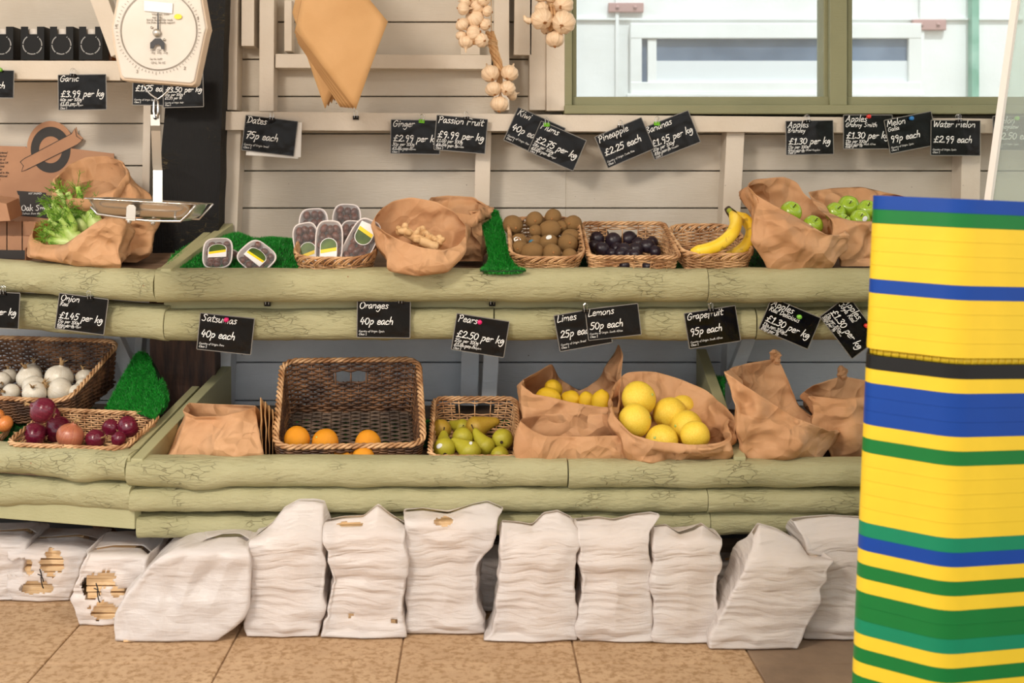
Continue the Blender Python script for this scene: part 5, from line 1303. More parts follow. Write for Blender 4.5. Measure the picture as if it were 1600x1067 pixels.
# --- lower shelf: oranges
bo = basket_at(430, 662, 697, 3.25, 17, .36, .085, 'large wicker basket with hand holes, nearly empty, four oranges in front', hole=(.09, .60, .82), rows=21, stakes=64, rad=.035, wb=.93, db=.93, Hf=.158, yaw=5, mats=('wicker_dark', 'wicker_grey', 'wicker'), wr=.0034, seed=6, rim_r=.0052)
loose('orange', 'orange', [(464, 686, 21, 3.31, 'at the far left of the large basket'), (508, 691, 22, 3.31, 'second from the left in the large basket'), (575, 692, 21, 3.31, 'at the right of the large basket'), (540, 712, 19, 3.27, 'seen through the front hand hole, left half'), (568, 714, 18, 3.275, 'seen through the front hand hole, right half')],
    'oranges in the large basket', 'orange ', near=.9, lo=3.25)
# --- pears
bpe = basket_at(671, 812, 714, 3.22, 16, .34, .085, 'square wicker basket of green and russet pears', hole=(.10, .5, .84), rows=13, stakes=48, rad=.025, wb=.9, seed=7)
def pears(specs):
    base = [[Vector(((s[0] - CX) / F, 1, -(s[1] - CY) / F)), s[3], s[2]] for s in specs]
    for i, ((c, r), s) in enumerate(zip(relax(base, 3.22, 3.62, .85), specs)):
        put_fruit('pear_brown' if s[6] else 'pear', 'pear', c, r * .97, rmat(s[5], s[7] if len(s) > 7 else i), s[4], 'pear', 'pears in the square basket', i, parts=('stem', 'calyx'))
pears([(689, 671, 17, 3.46, 'brownish pear at the back left, its base facing out', (-.1, 1, .2), 1), (722, 668, 14, 3.52, 'green pear lying behind the large russet one', (-.9, .5, .1), 0), (745, 667, 18, 3.45, 'large russet pear lying on top, neck to the right', (1, .25, .42), 1, 3.6),
    (723, 684, 17, 3.40, 'speckled yellow-green pear in the middle of the basket', (.3, 1, .2), 0), (785, 686, 17, 3.40, 'green pear at the right side, its dark base facing out', (.1, 1, .1), 0), (694, 701, 18, 3.33, 'green pear with a white sticker mark at the front left', (-.1, 1, .3), 0),
    (734, 705, 18, 3.32, 'yellow-green pear standing at the front middle', (-.5, .4, .4), 0), (758, 697, 16, 3.38, 'green pear lying diagonally right of the front middle', (-.6, .3, .55), 0), (781, 712, 15, 3.33, 'yellow pear low at the front right corner', (.2, 1, -.1), 0), (700, 722, 12, 3.28, 'pear low behind the front rim at the left', (.3, .9, 0), 0)])
for lb, m_, s_ in (('green pear with a white sticker', 'sticker', .3), ('yellow-green pear standing', 'sticker', .2)):
    o = [q for q in C.objects if q.get('label', '').startswith(lb)][0]; sticker(o, (-.5, -1, .5) if s_ == .3 else (.1, -.6, .9), m_, s_)
# --- lemons and grapefruit
loose('lemon', 'lemon', [(865, 607, 14.5, 3.54, 'topmost at the left of the bag'), (856, 621, 17, 3.46, 'front left behind the rim'), (891, 624, 15, 3.47, 'in the middle of the bag'), (917, 628, 14, 3.44, 'standing tip up right of the middle'), (939, 628, 16, 3.42, 'at the right end of the bag'), (900, 650, 18, 3.44, 'below the others inside the bag')],
    'lemons in the paper bag', 'lemon ', lambda i: rmat([(-.4, -.6, .4), (1, -.3, -.1), (.6, -.7, .2), (-.2, -.2, 1), (.1, .1, 1), (1, 0, 0)][i]), lo=3.38, hi=3.6)
loose('grapefruit', 'grapefruit', [(998, 623, 28.5, 3.36, 'at the back left of its bag'), (992, 657, 27.5, 3.27, 'at the front left of its bag'), (1047, 646, 27.5, 3.33, 'in the middle of its bag'), (1073, 667, 27, 3.27, 'right of the middle, in front'), (1034, 689, 27, 3.255, 'lowest at the front of its bag'), (1067, 636, 20, 3.40, 'peeping out behind the middle one'), (1086, 680, 24, 3.31, 'at the right end, mostly hidden'), (1040, 700, 26, 3.36, 'at the bottom of the bag')],
    'grapefruit in the paper bag', 'yellow grapefruit ', near=.9, lo=3.24, hi=3.42)
# --- lower left: onions
bw = basket_at(-130, 118, 622, 3.52, 17, .31, .085, 'large dark wicker basket of white onions', rows=17, stakes=60, rad=.04, wb=.9, Hf=.125, mats=('wicker_dark', 'wicker_dark', 'wicker'), wr=.0032, seed=8, yaw=-14, rim_r=.0045)
ws = mx(0, 500, 4.6375, [(65, 405, 60, 'back left with faint lines'), (15, 435, 62, 'at the left picture edge'), (215, 420, 96, 'large one left of the middle'), (225, 385, 80, 'furthest back, papery neck up'), (430, 420, 106, 'large one in the middle at the back'), (250, 490, 90, 'middle row behind the front left one'), (250, 530, 88, 'front row second from left'), (430, 512, 96, 'front row in the middle'),
    (612, 415, 66, 'pointed one at the back right'), (612, 480, 66, 'right side in the second row'), (560, 525, 62, 'front right against the rim'), (80, 525, 66, 'front left corner')])
for i, ((c, r), s) in enumerate(zip(place(bw, ws, .012, 3.46, 3.86), ws)):
    put_fruit('onion_white', 'white_onion', c, r * .97, rmat([(0, -.3, 1), (.3, -1, -.2), (-.2, -.5, 1), (.2, .1, 1), (.2, -.1, 1), (1, -.4, .5), (.1, -.7, .6), (-.7, -.6, .4), (-.1, -.2, 1), (.9, -.4, .4), (.5, -.6, .5), (-.4, -.8, .2)][i]), 'white onion ' + s[3], 'white onion', 'white onions in the dark basket', i, parts=('dry_neck', 'roots'))
bro = basket_at(-2, 200, 698, 3.25, 11, .22, .055, 'shallow wicker basket of red onions at the front left', rows=11, stakes=50, rad=.03, wb=.9, seed=9, Hf=.065, yaw=-12)
rs = mx(0, 500, 4.6375, [(300, 655, 90, 'large glossy one on top, dry root end to the right'), (375, 685, 62, 'behind the large glossy one'), (245, 835, 95, 'at the front left corner'), (420, 795, 85, 'left of the coppery one'), (510, 840, 100, 'coppery one in the middle'), (690, 862, 62, 'right of the coppery one'), (808, 785, 60, 'second from right at the back'), (932, 778, 74, 'at the far right back'), (862, 862, 50, 'low at the front right')])
for i, ((c, r), s) in enumerate(zip(place(bro, rs, .0, 3.22, 3.50), rs)):
    if i == 0: c = P(67, 641, 3.33); r = .0345
    put_fruit('onion_tan' if i == 4 else 'onion_red', 'red_onion', c, r * (1.14 if i in (3, 5, 6, 7, 8) else .99), rmat([(-1, -.1, .5), (.3, .4, 1), (-.8, -.2, .2), (-.5, -.4, .6), (.35, -.1, 1), (.9, -.6, .2), (-.3, -.8, -.6), (.8, .2, .3), (-.8, -.3, .4)][i]), 'red onion ' + s[3] if i != 4 else 'coppery red onion in the middle of the shallow basket', 'red onion', 'red onions in the shallow basket', i, parts=('dry_neck', 'roots'))
bbr = basket_at(-140, 6, 690, 3.42, 20, .20, .06, 'wicker basket of brown onions cut by the left picture edge', style='tight', rows=9, stakes=34, rad=.06, wb=.85, seed=10, yaw=14)
for i, (px, py, r, D, lb) in enumerate([(-4, 650, 11, 3.50, 'behind, at the left picture edge'), (7, 662, 13, 3.46, 'in front, at the left picture edge'), (-30, 668, 15, 3.44, 'outside the left picture edge')]):
    if i == 2: continue
    put_fruit('onion_brown', 'brown_onion', P(px, py, D), r * D / F, rmat((-.4, -.6, .8)), 'brown onion ' + lb, 'brown onion', 'brown onions at the left edge', i, parts=('dry_neck', 'roots'))

# ================================================================== GREEN TURF MATTING
def turf(label, grid, nb, blade=.011, seed=0, only=None, thick=.004, name='turf_mat'):
    """grid: rows of 3D points (a bent sheet); blades stand on its visible side"""
    rr = random.Random(seed); rows = [crom(r, 5) for r in grid]; cols = list(zip(*rows)); cols = [crom(list(c), 5) for c in cols]
    nu, nv = len(cols), len(cols[0]); g = G(); g.v = [p for c in cols for p in c]
    g.f = [[i * nv + k, i * nv + k + 1, (i + 1) * nv + k + 1, (i + 1) * nv + k] for i in range(nu - 1) for k in range(nv - 1)]; g.mi = [0] * len(g.f)
    o = build(name, g, M['grass_back'], org=min(g.v, key=lambda q: q.z)); solid(o, thick); tag(o, label, 'artificial grass', 'green turf matting on the shelves')
    b = G()
    areas = []
    for i in range(nu - 1):
        for k in range(nv - 1):
            a, c_ = cols[i][k], cols[i + 1][k + 1]; areas.append(((cols[i + 1][k] - a).cross(cols[i][k + 1] - a)).length)
    tot = sum(areas); idx = 0
    for i in range(nu - 1):
        for k in range(nv - 1):
            a, b1, c1, d1 = cols[i][k], cols[i + 1][k], cols[i + 1][k + 1], cols[i][k + 1]
            nrm = (b1 - a).cross(d1 - a)
            if nrm.length < 1e-9: continue
            nrm.normalize()
            if nrm.y > 0 or (abs(nrm.y) < .15 and nrm.z < 0): nrm = -nrm
            m = areas[idx] / tot * nb; idx += 1; cnt = int(m) + (1 if rr.random() < m - int(m) else 0)
            for _ in range(cnt):
                u, v = rr.random(), rr.random(); p = a.lerp(b1, u).lerp(d1.lerp(c1, u), v)
                d = (nrm + Vector((rr.uniform(-.7, .7), rr.uniform(-.7, .7), rr.uniform(-.5, .8)))).normalized(); s = d.cross(Vector((rr.uniform(-1, 1), rr.uniform(-1, 1), .3))).normalized() * .0011; L = blade * rr.uniform(.6, 1.15)
                b.add([p - s, p + s, p + d * L], [(0, 1, 2)])
    q = build('pile', b, M['grass'], parent=o, smooth=False, recalc=False); q['kind'] = 'stuff'; return o
turf('wavy green turf strip behind the date trays', [PP([(258, 418, 3.47), (272, 398, 3.58), (300, 382, 3.72), (318, 372, 3.84)]), PP([(330, 424, 3.47), (335, 400, 3.60), (348, 374, 3.74), (352, 370, 3.85)]), PP([(372, 424, 3.48), (372, 392, 3.62), (372, 368, 3.76), (375, 368, 3.86)]), PP([(400, 424, 3.48), (398, 402, 3.62), (395, 380, 3.76), (398, 374, 3.86)]), PP([(430, 424, 3.48), (428, 394, 3.62), (425, 376, 3.76), (428, 373, 3.86)]), PP([(470, 424, 3.48), (470, 400, 3.62), (470, 380, 3.76), (470, 378, 3.86)])], 15000, seed=1)
turf('green turf strip draped over the log between ginger and kiwis', [PP([(752, 330, 3.80), (754, 350, 3.72), (762, 388, 3.58), (764, 408, 3.50), (755, 420, 3.44), (750, 423, 3.395)]), PP([(764, 327, 3.80), (770, 350, 3.70), (776, 386, 3.56), (780, 410, 3.47), (784, 423, 3.43), (784, 424, 3.385)]), PP([(777, 331, 3.80), (785, 352, 3.70), (792, 386, 3.56), (800, 408, 3.47), (812, 420, 3.43), (822, 423, 3.39)])], 12000, seed=2)
turf('folded green turf piece standing like a tent against the brown timber', [PP([(165, 640, 3.50), (212, 646, 3.44), (242, 656, 3.38)]), PP([(180, 612, 3.58), (220, 615, 3.52), (256, 632, 3.46)]), PP([(197, 580, 3.64), (225, 584, 3.60), (248, 600, 3.56)]), PP([(214, 554, 3.68), (222, 550, 3.67), (233, 560, 3.66)])], 13000, seed=3)
turf('folded back layer of the green turf tent, touching the side board', [PP([(242, 658, 3.43), (262, 636, 3.50)]), PP([(254, 632, 3.50), (262, 622, 3.55)]), PP([(242, 590, 3.58), (249, 585, 3.64)]), PP([(226, 552, 3.70), (230, 552, 3.72)])], 3500, seed=4)
for (x0, x1, D0, D1, z0, lb) in ((780, 1185, 3.62, 3.80, .905, 'rolled green turf under the backs of the fruit baskets, upper shelf'),):
    g0 = [[Vector((xx(lerp(x0, x1, t), 3.7), D0 - .02, deck_z(D0) + .004)), Vector((xx(lerp(x0, x1, t), 3.7), D0 + .04, deck_z(D0) + .035)), Vector((xx(lerp(x0, x1, t), 3.7), D0 + .12, deck_z(D0) + .052)), Vector((xx(lerp(x0, x1, t), 3.7), D1 + .05, deck_z(D1) + .02))] for t in (0, .33, .66, 1)]
    turf(lb, g0, 5000, seed=6)
g0 = [[Vector((x, 3.46, ldeck_z(3.46) + .006)), Vector((x, 3.52, ldeck_z(3.5) + .022)), Vector((x, 3.62, ldeck_z(3.6) + .026)), Vector((x, 3.72, ldeck_z(3.7) + .01))] for x in (xx(450, 3.5), xx(600, 3.5), xx(720, 3.5), xx(800, 3.5))]
turf('rolled green turf under the backs of the orange and pear baskets', g0, 3000, seed=7)
g0 = [[Vector((x, 3.48, .380)), Vector((x, 3.56, .410)), Vector((x, 3.68, .430)), Vector((x, 3.84, .415))] for x in (-1.36, -1.28, -1.20, -1.14)]
turf('rolled green turf under the dark basket of white onions', g0, 1500, seed=8)
g0 = [[P(x, 640, 3.46), P(x - 2, 606, 3.62), P(x - 2, 590, 3.74), P(x, 600, 3.84)] for x in (1118, 1126, 1134)]
turf('strip of green turf behind the divider board of the lower shelf', g0, 1500, seed=9)

# ================================================================== FENNEL AND THE CARDBOARD BOX
def fennel(base, tip, label, seed, nst=4):
    rr = random.Random(seed); b = P(*base); t = P(*tip); d = (t - b); L = d.length; d.normalize()
    root = empty('fennel', b, label, 'fennel', 'fennel in the paper bag')
    side = d.cross(Vector((0, 1, 0))).normalized()
    g = G()                                           # swollen pale base
    g.tube([b - d * .03, b - d * .015, b + d * .01, b + d * .035, b + d * .055], [.010, .021, .023, .016, .012], 12); build('bulb', g, M['fennel'], parent=root)
    for k in range(nst):
        o = side * (k - (nst - 1) / 2) * .011 + Vector((0, rr.uniform(-.008, .004), 0)); e = d + side * (k - (nst - 1) / 2) * .16 + Vector((rr.uniform(-.06, .06), -.08, 0)); e.normalize(); ln = L * rr.uniform(.8, 1.05)
        pts = [b + o * .6 + d * .02, b + o + e * ln * .4, b + o * 1.2 + e * ln * .75, b + o * 1.3 + e * ln]
        s = G(); s.tube(crom(pts, 4), [lerp(.0105, .0075, i / 12) for i in range(13)], 9); s_ = build('stalk', s, M['fennel'], parent=root)
        f = G(); tp = pts[-1]
        for j in range(8):                           # feathery fronds, thin branching threads
            q = pts[2].lerp(tp, rr.random() * 1.1); dr = Vector((rr.uniform(-1, 1), rr.uniform(-.8, .2), rr.uniform(-.4, 1))).normalized(); ln2 = rr.uniform(.02, .05)
            f.tube([q, q + dr * ln2 * .5, q + dr * ln2], .0009, 4)
            for m in range(9):
                w = q + dr * ln2 * rr.uniform(.25, 1); d3 = (dr + Vector((rr.uniform(-1, 1), rr.uniform(-1, 1), rr.uniform(-1, 1)))).normalized()
                f.tube([w, w + d3 * rr.uniform(.008, .02)], .0006, 3)
        q = build('fronds', f, M['frond'], parent=root, smooth=False); q['kind'] = 'stuff'
    return root
fennel((120, 375, 3.56), (84, 338, 3.55), 'pale fennel stalks leaning left at the front of the bag', 1)
fennel((112, 368, 3.60), (92, 340, 3.56), 'short fennel with cut hollow ends in the middle of the bag', 2, 3)
fennel((128, 350, 3.60), (98, 296, 3.60), 'tall fennel stalks pointing up at the back of the bag', 3)
fennel((108, 380, 3.56), (72, 374, 3.55), 'fennel lying low along the left rim of the bag', 4, 3)
fennel((150, 352, 3.58), (138, 325, 3.58), 'leafy fennel at the right side of the bag', 5, 3)
fennel((100, 370, 3.62), (88, 312, 3.62), 'leafy fennel tops hanging over the left back rim', 6, 3)
# cardboard display box with a ring emblem and dividers
bxr = empty('cardboard_box', P(60, 405, 3.85), 'kraft cardboard display box with a black ring emblem and ribbon', 'cardboard box')
Db = 3.925; g = G()
poly = [P(-70, 226, Db), P(40, 229, Db)] + [P(79 + 37 * math.cos(a), 232 - 43 * math.sin(a), Db) for a in [math.pi * (1.0 - .86 * i / 14) for i in range(15)]] + [P(119, 198, Db), P(121, 209, Db), P(130, 216, Db), P(112, 232, Db), P(178, 240, Db), P(180, 405, Db), P(-70, 405, Db)]
g.prism(poly, Vector((0, .004, 0))); build('back_panel', g, M['card_kraft'], parent=bxr, smooth=False)
g = G(); put = lambda dz: (lambda x, y: P(x, y, Db - dz))
n = 60
def ringpt(rx, ry, a, dz=.001): return P(79 + rx * math.cos(a), 234 - ry * math.sin(a), Db - dz)
for i in range(n):
    a0, a1 = 2 * math.pi * i / n, 2 * math.pi * (i + 1) / n
    g.add([ringpt(31, 36, a0), ringpt(31, 36, a1), ringpt(18, 21, a1), ringpt(18, 21, a0)], [(0, 1, 2, 3)])
build('ring_emblem', g, M['print_black'], parent=bxr, smooth=False, recalc=False)
rb = [(32, 252), (112, 210), (116, 202), (119, 207), (129, 217), (118, 228), (40, 268), (34, 270), (37, 262)]
rb = [(32, 253), (38, 248), (112, 209), (117, 200), (120, 213), (129, 219), (121, 226), (42, 265), (34, 268), (37, 259)]
g = G(); g.prism([P(x, y, Db - .0016) for x, y in rb], Vector((0, .0005, 0))); build('ribbon_print', g, M['card_kraft'], parent=bxr, smooth=False)
g = G(); pt = lambda x, z: Vector((x, Db - .0022, z)); q = [Vector((P(x, y, Db).x, P(x, y, Db).z, 0)) for x, y in rb]; ribbon(g, q + [q[0]], .0020, pt)
c = P(0, 0, Db)
for r_ in range(9):                                     # small print at the left edge
    y = 240 + r_ * 5.2; p = P(-6, y, Db); write(g, ['Registered', 'Protected', 'origin of', 'produce UK', 'of Spey', 'water', 'cured in the', 'traditional', 'way'][r_], p.x, p.z, .0060, .0009, pt, smooth=2)
build('small_print', g, M['print_black'], parent=bxr, smooth=False, recalc=False)
g = G(); g.prism([P(x, y, Db - .002) for x, y in ((26, 298), (72, 301), (72, 305), (84, 306), (84, 342), (32, 337), (30, 305), (28, 304))], Vector((0, .0006, 0))); lb = build('black_label', g, M['print_black'], parent=bxr, smooth=False)
g = G(); pt = lambda x, z: Vector((x, Db - .0034, z)); p = P(34, 329, Db); write(g, 'Oak Smoked', p.x, p.z, .0165, .0022, pt, shear=0, jit=0); p = P(35, 335, Db); write(g, 'Salmon from the', p.x, p.z, .006, .0008, pt, smooth=2); p = P(45, 303.5, Db); write(g, 'HOT SMOKED', p.x, p.z, .005, .0007, pt, smooth=2)
build('label_lettering', g, M['chalk'], parent=lb, smooth=False, recalc=False).location = (0, 0, 0)
for o in [o for o in lb.children]: o.location = (0, 0, 0); o.data.transform(Matrix.Translation(lb.location * 0))
for (nm, y0, D0, h) in (('front_tray', 391, 3.69, 16), ('middle_divider', 368, 3.75, 22), ('rear_divider', 345, 3.80, 24)):
    g = G(); a = P(-90, y0, D0); b = P(58 if nm != 'front_tray' else 40, y0 + 1, D0); g.prism([a, b, b - Vector((0, 0, h * 2 * D0 / F)), a - Vector((0, 0, h * 2 * D0 / F))], Vector((0, .003, 0)))
    for x in (-40, -15, 10, 34):
        p = P(x, y0 + 1, D0); g.prism([p, p + Vector((0, .06, .0)), p + Vector((0, .06, -.06)), p - Vector((0, 0, .06))], Vector((.003, 0, 0)))
    build(nm, g, M['card_kraft'], parent=bxr, smooth=False)
g = G(); g.prism([P(-90, 389, 3.685), P(39, 391, 3.685), P(39, 405, 3.685), P(-90, 403, 3.685)], Vector((0, .001, 0))); build('dark_front_print', g, M['print_black'], parent=bxr, smooth=False)
g = G(); a, b = P(39, 388, 3.685), P(57, 372, 3.76); g.prism([a, b, b - Vector((0, 0, .07)), a - Vector((0, 0, .045))], Vector((.002, .002, 0))); build('side_flap', g, M['card_kraft'], parent=bxr, smooth=False)
# dark shallow box lid at far left edge
g = G(); a, b, c2, d2 = P(-30, 312, 3.72), P(10, 318, 3.70), P(16, 345, 3.70), P(-30, 348, 3.72); g.prism([a, b, c2, d2], Vector((0, .10, .015))); o = build('carton', g, [M['card_kraft'], M['print_black']], smooth=False, org=d2, bevel=.001); tag(o, 'small cardboard carton end at the left picture edge, beside the display box', 'carton')

# ================================================================== GARLIC STRINGS
def garlic_mesh(i):
    g = G(); pr = [(0, -.80), (.12, -.86), (.35, -.80)]
    for k in range(2, 19):
        a = math.pi * k / 20; pr.append((math.sin(a) ** .85, -math.cos(a) * .82))
    pr += [(.20, .98), (.12, 1.25), (.09, 1.5), (0, 1.52)]
    def fn(p, a):
        r = math.hypot(p.x, p.y); k = 1 + (.10 * abs(math.cos(a * 4.5)) - .05) * min(1, r * 1.4) + .05 * noise.noise(Vector((p.x, p.y, p.z)) * 1.5 + Vector((i * 4, 0, 0)))
        return Vector((p.x * k, p.y * k, p.z * (1 + .03 * math.cos(a * 9) * r)))
    g.lathe(pr, 40, fn)
    r_ = G(); rr = random.Random(i)
    for k in range(22):
        a = rr.uniform(0, 6.28); q = rr.uniform(.02, .13); r_.tube([Vector((math.cos(a) * q, math.sin(a) * q, -.80)), Vector((math.cos(a) * q * 1.5, math.sin(a) * q * 1.5, -.92 - rr.uniform(0, .08)))], .035, 4)
    return [mesh_local('garlic_shape', g, M['garlic']), mesh_local('garlic_roots', r_, M['garlic_root'])]
GM = [garlic_mesh(i) for i in range(3)]
def garlic_string(label, bulbs, D, stems, seed, loose=False):
    rr = random.Random(seed); top = P(stems[0][0], -250, D)
    root = empty('garlic_string', P(bulbs[0][0], max(b[1] for b in bulbs) + 15, D), label, 'garlic string', 'garlic strings hanging from the roof')
    for i, b in enumerate(bulbs):
        px, py, r = b[:3]; fc = b[3] if len(b) > 3 else (rr.uniform(-.7, .7), rr.uniform(-.2, .5), rr.uniform(-.9, .3))
        d = D + (b[4] if len(b) > 4 else rr.uniform(-.015, .015))
        ms = GM[i % 3]; o = bpy.data.objects.new('garlic_bulb', ms[0]); C.objects.link(o); o.parent = root; o.location = P(px, py, d) - root.location
        rad = r * d / F; o.scale = (rad, rad, rad); o.rotation_euler = rmat(fc, rr.uniform(0, 6))
        q = bpy.data.objects.new('roots', ms[1]); C.objects.link(q); q.parent = o
    g = G()
    pts = [P(x, y, D + .012) for x, y in stems]
    for k in range(5):
        ph = k * 2 * math.pi / 5; cc = crom(pts, 8); n = len(cc)
        g.tube([cc[i] + Vector((.009 * math.cos(ph + i * .35), .009 * math.sin(ph + i * .35), 0)) * (1 if i < n - 6 else .5) for i in range(n)], .0052, 6)
    build('braided_stem', g, M['garlic_stem'], parent=root)
    if len(stems) > 2:
        g = G(); c = pts[1]
        for k in range(4): g.tube([c + Vector((.016 * math.cos(a), .016 * math.sin(a), -.004 * k + .003 * math.sin(a * 2))) for a in [2 * math.pi * j / 14 for j in range(14)]], .0011, 4, closed=True)
        build('twine', g, M['stick'], parent=root)
    return root
z1 = lambda l: [(700 + a / 4, b / 4, c / 4) + tuple(r) for (a, b, c, *r) in l]
f_ = (.1, .8, .3)
garlic_string('thick string of many garlic bulbs, left of the window', z1([(110, 5, 40), (225, -5, 42), (95, 52, 42), (180, 38, 56), (247, 68, 36), (175, -60, 46), (100, -60, 42), (245, -65, 40), (88, 152, 42), (165, 112, 58), (234, 153, 38), (82, 222, 34), (160, 207, 52), (210, 252, 44), (112, 262, 46), (160, 150, 40, (0, 1, 0), .04), (140, -120, 45), (210, -130, 45)]), 3.55, [(742, -480), (742, 20), (742, 60)], 1)
garlic_string('small low-hanging string of six garlic bulbs with a bare plaited stem', z1([(265, 460, 57, (-.3, .6, .8), -.02), (385, 457, 54, (.4, .6, .9), -.02), (284, 556, 50, (-.2, .5, .9), -.03), (374, 552, 48, (.3, .8, .6), -.03), (400, 594, 34, (.9, .3, .3), .02), (322, 651, 56, (.1, .3, 1), -.02)]), 3.66, [(765, 50), (769, 64), (772, 80), (779, 105), (781, 140)], 2)
g = G(); q = P(768, 56, 3.66); g.tube([q + Vector((0, .02, 0)), Vector((q.x - .01, q.y + .03, 2.61))], .0014, 5); build('hanging_twine', g, M['stick'], parent=[o for o in C.objects if o.name.startswith('garlic_string')][-1])
garlic_string('garlic string in front of the window frame, big bulbs with a curled skin', z1([(585, 58, 46, (-.5, .8, .3)), (722, 28, 62, (.4, .8, .4)), (585, 118, 68, (-.3, .75, .5), -.03), (724, 140, 74, (.25, .8, .45), -.03), (612, 186, 32, (0, .5, .9), .02), (668, 246, 57, (.05, .35, 1), -.01), (650, -40, 60), (580, -30, 50), (730, -60, 60)]), 3.60, [(860, -480), (863, 5), (866, 30), (866, 50)], 3)
g = G(); g.tube(PP([(833, 30, 3.58), (826, 33, 3.56), (821, 30, 3.56), (819, 24, 3.56)]), [.004, .010, .007, .003], 8); gs_ = [o for o in C.objects if o.name.startswith('garlic_string')][-1]; build('curled_skin', g, M['garlic'], parent=gs_)

# ================================================================== HANGING SCALE
Ds = 3.10; sr = empty('hanging_scale', P(247, 345, Ds), 'ivory dial scale hanging over the left shelf with a steel pan below', 'scale')
body = [(183, -8), (173, 44), (178, 80), (187, 121), (191, 126), (300, 134.5), (306, 131), (322, 55), (325, 44), (316, -8), (300, -58), (200, -62)]
bc = P(249, 40, Ds)
def slab(name, pts, D, dp, m, par, bev=.004, sm=False):
    g = G(); g.prism([P(x, y, D) for x, y in pts], Vector((0, dp, 0))); return build(name, g, M[m], parent=par, smooth=sm, bevel=bev)
slab('housing', body, Ds, .055, 'scale_edge', sr, .006)
inner = [(249 + (x - 249) * .955, 40 + (y - 40) * .955) for x, y in body]
slab('face_plate', inner, Ds - .004, .006, 'scale_body', sr, .003)
g = G()
def circ(r, w, D, a0=0, a1=2 * math.pi, n=90, cx=248, cy=48, ry=1.03):
    pts = [(cx + r * math.cos(a0 + (a1 - a0) * i / n), cy + r * ry * math.sin(a0 + (a1 - a0) * i / n)) for i in range(n + 1)]
    q = [P(x, y, D) for x, y in pts]; ribbon(g, [Vector((p.x, p.z, 0)) for p in q], w, lambda x, z: Vector((x, D, z)))
circ(59, .0016, Ds - .0065); circ(60.2, .0008, Ds - .0065)
pt = lambda x, z: Vector((x, Ds - .0065, z))
for i in range(72):
    a = 2 * math.pi * i / 72 + .05; r0, r1 = 63, 65.5 + (1.5 if i % 6 == 0 else 0)
    p0, p1 = P(248 + r0 * math.cos(a), 48 + r0 * 1.03 * math.sin(a), Ds), P(248 + r1 * math.cos(a), 48 + r1 * 1.03 * math.sin(a), Ds); ribbon(g, [Vector((p0.x, p0.z, 0)), Vector((p1.x, p1.z, 0))], .0011, pt)
for t_, x, y in (('1', 309, 31), ('2', 288, 109), ('3', 214, 114), ('4', 181, 43)): p = P(x, y, Ds); write(g, t_, p.x, p.z, .007, .0012, pt, shear=0, jit=0)
for t_, x, y, s in (('Weighing scale', 238, 24, .0052), ('max 5 kg', 239, 29, .0046), ('Not to be used for trade', 230, 33, .0046), ('Use from a steady support', 230, 37, .0046), ('Max  Min  d', 236, 80, .005), ('5kg  50g  20g', 237, 84, .005), ('Ser No 4487', 235, 94, .0042), ('OIML 76 NE', 237, 100, .005)):
    p = P(x, y, Ds); write(g, t_, p.x, p.z, s, .0007, pt, shear=0, jit=0, smooth=2)
build('dial_markings', g, M['dial_line'], parent=sr, smooth=False, recalc=False)
slab('paper_sticker', [(225, 1), (270, 5), (269, 21), (225, 17)], Ds - .008, .001, 'white_card', sr, 0)
g = G(); n = 18; c = P(278, 26, Ds - .008); g.prism([c + Vector((.0095 * math.cos(2 * math.pi * i / n), 0, .0065 * math.sin(2 * math.pi * i / n))) for i in range(n)], Vector((0, .001, 0))); build('yellow_sticker', g, M['yellow_sticker'], parent=sr, smooth=False)
slab('pointer', [(246, 20), (247.6, 20), (248.2, 46), (245.6, 46)], Ds - .013, .001, 'ink', sr, 0)
slab('pointer_tail', [(242, 60), (251, 60), (257, 67), (257, 77), (252, 77), (251, 72), (247.5, 69.5), (242.5, 70.5), (239.5, 76), (234.5, 76), (234.5, 67)], Ds - .013, .001, 'ink', sr, 0)
g = G(); c = P(246.5, 52, Ds); g.tube([c, c + Vector((0, -.012, 0)), c + Vector((0, -.017, 0))], [.0098, .0098, .006], 20); build('hub', g, M['strap'], parent=sr)
g = G()
for x, y in ((237.5, 43), (257, 62)): c = P(x, y, Ds - .004); g.tube([c, c + Vector((0, -.004, 0))], .003, 10)
build('screws', g, M['strap'], parent=sr)
g = G(); g.tube(PP([(225, 130, Ds + .02), (228, 140, Ds + .02), (236, 148, Ds + .02), (243, 153, Ds + .02), (247, 155, Ds + .02), (255, 149, Ds + .02), (264, 140, Ds + .02), (270, 132, Ds + .02)]), .0022, 8); build('wire_bail', g, M['wire'], parent=sr)
g = G(); c = [(244, 152), (240.5, 160), (240, 174), (242, 184), (246, 184), (247, 174), (247, 160)]; g.tube([P(x, y, Ds + .02 + (.004 if i < 3 else -.004)) for i, (x, y) in enumerate(c)], .0026, 8, closed=True); build('snap_hook', g, M['wire'], parent=sr)
def strap(pts, w, D):
    g = G(); L = [P(x - w, y, d) for x, y, d in pts]; Rr = [P(x + w, y, d) for x, y, d in pts]; n = len(pts)
    g.add(L + Rr, [(i, n + i, n + i + 1, i + 1) for i in range(n - 1)]); return g
g = strap([(242.5, 179, Ds + .02), (242.8, 196, Ds + .02), (243.5, 204, Ds + .03), (245.5, 258, Ds + .055), (246.5, 266, Ds + .058), (246.5, 322, Ds + .045)], 7.2, Ds); o = build('hanger_strap', g, M['strap'], parent=sr, smooth=False); solid(o, .0022)
g = G(); c = P(242.5, 184, Ds + .017); g.tube([c, c + Vector((0, -.001, 0))], .0045, 12); build('strap_hole', g, M['ink'], parent=sr)
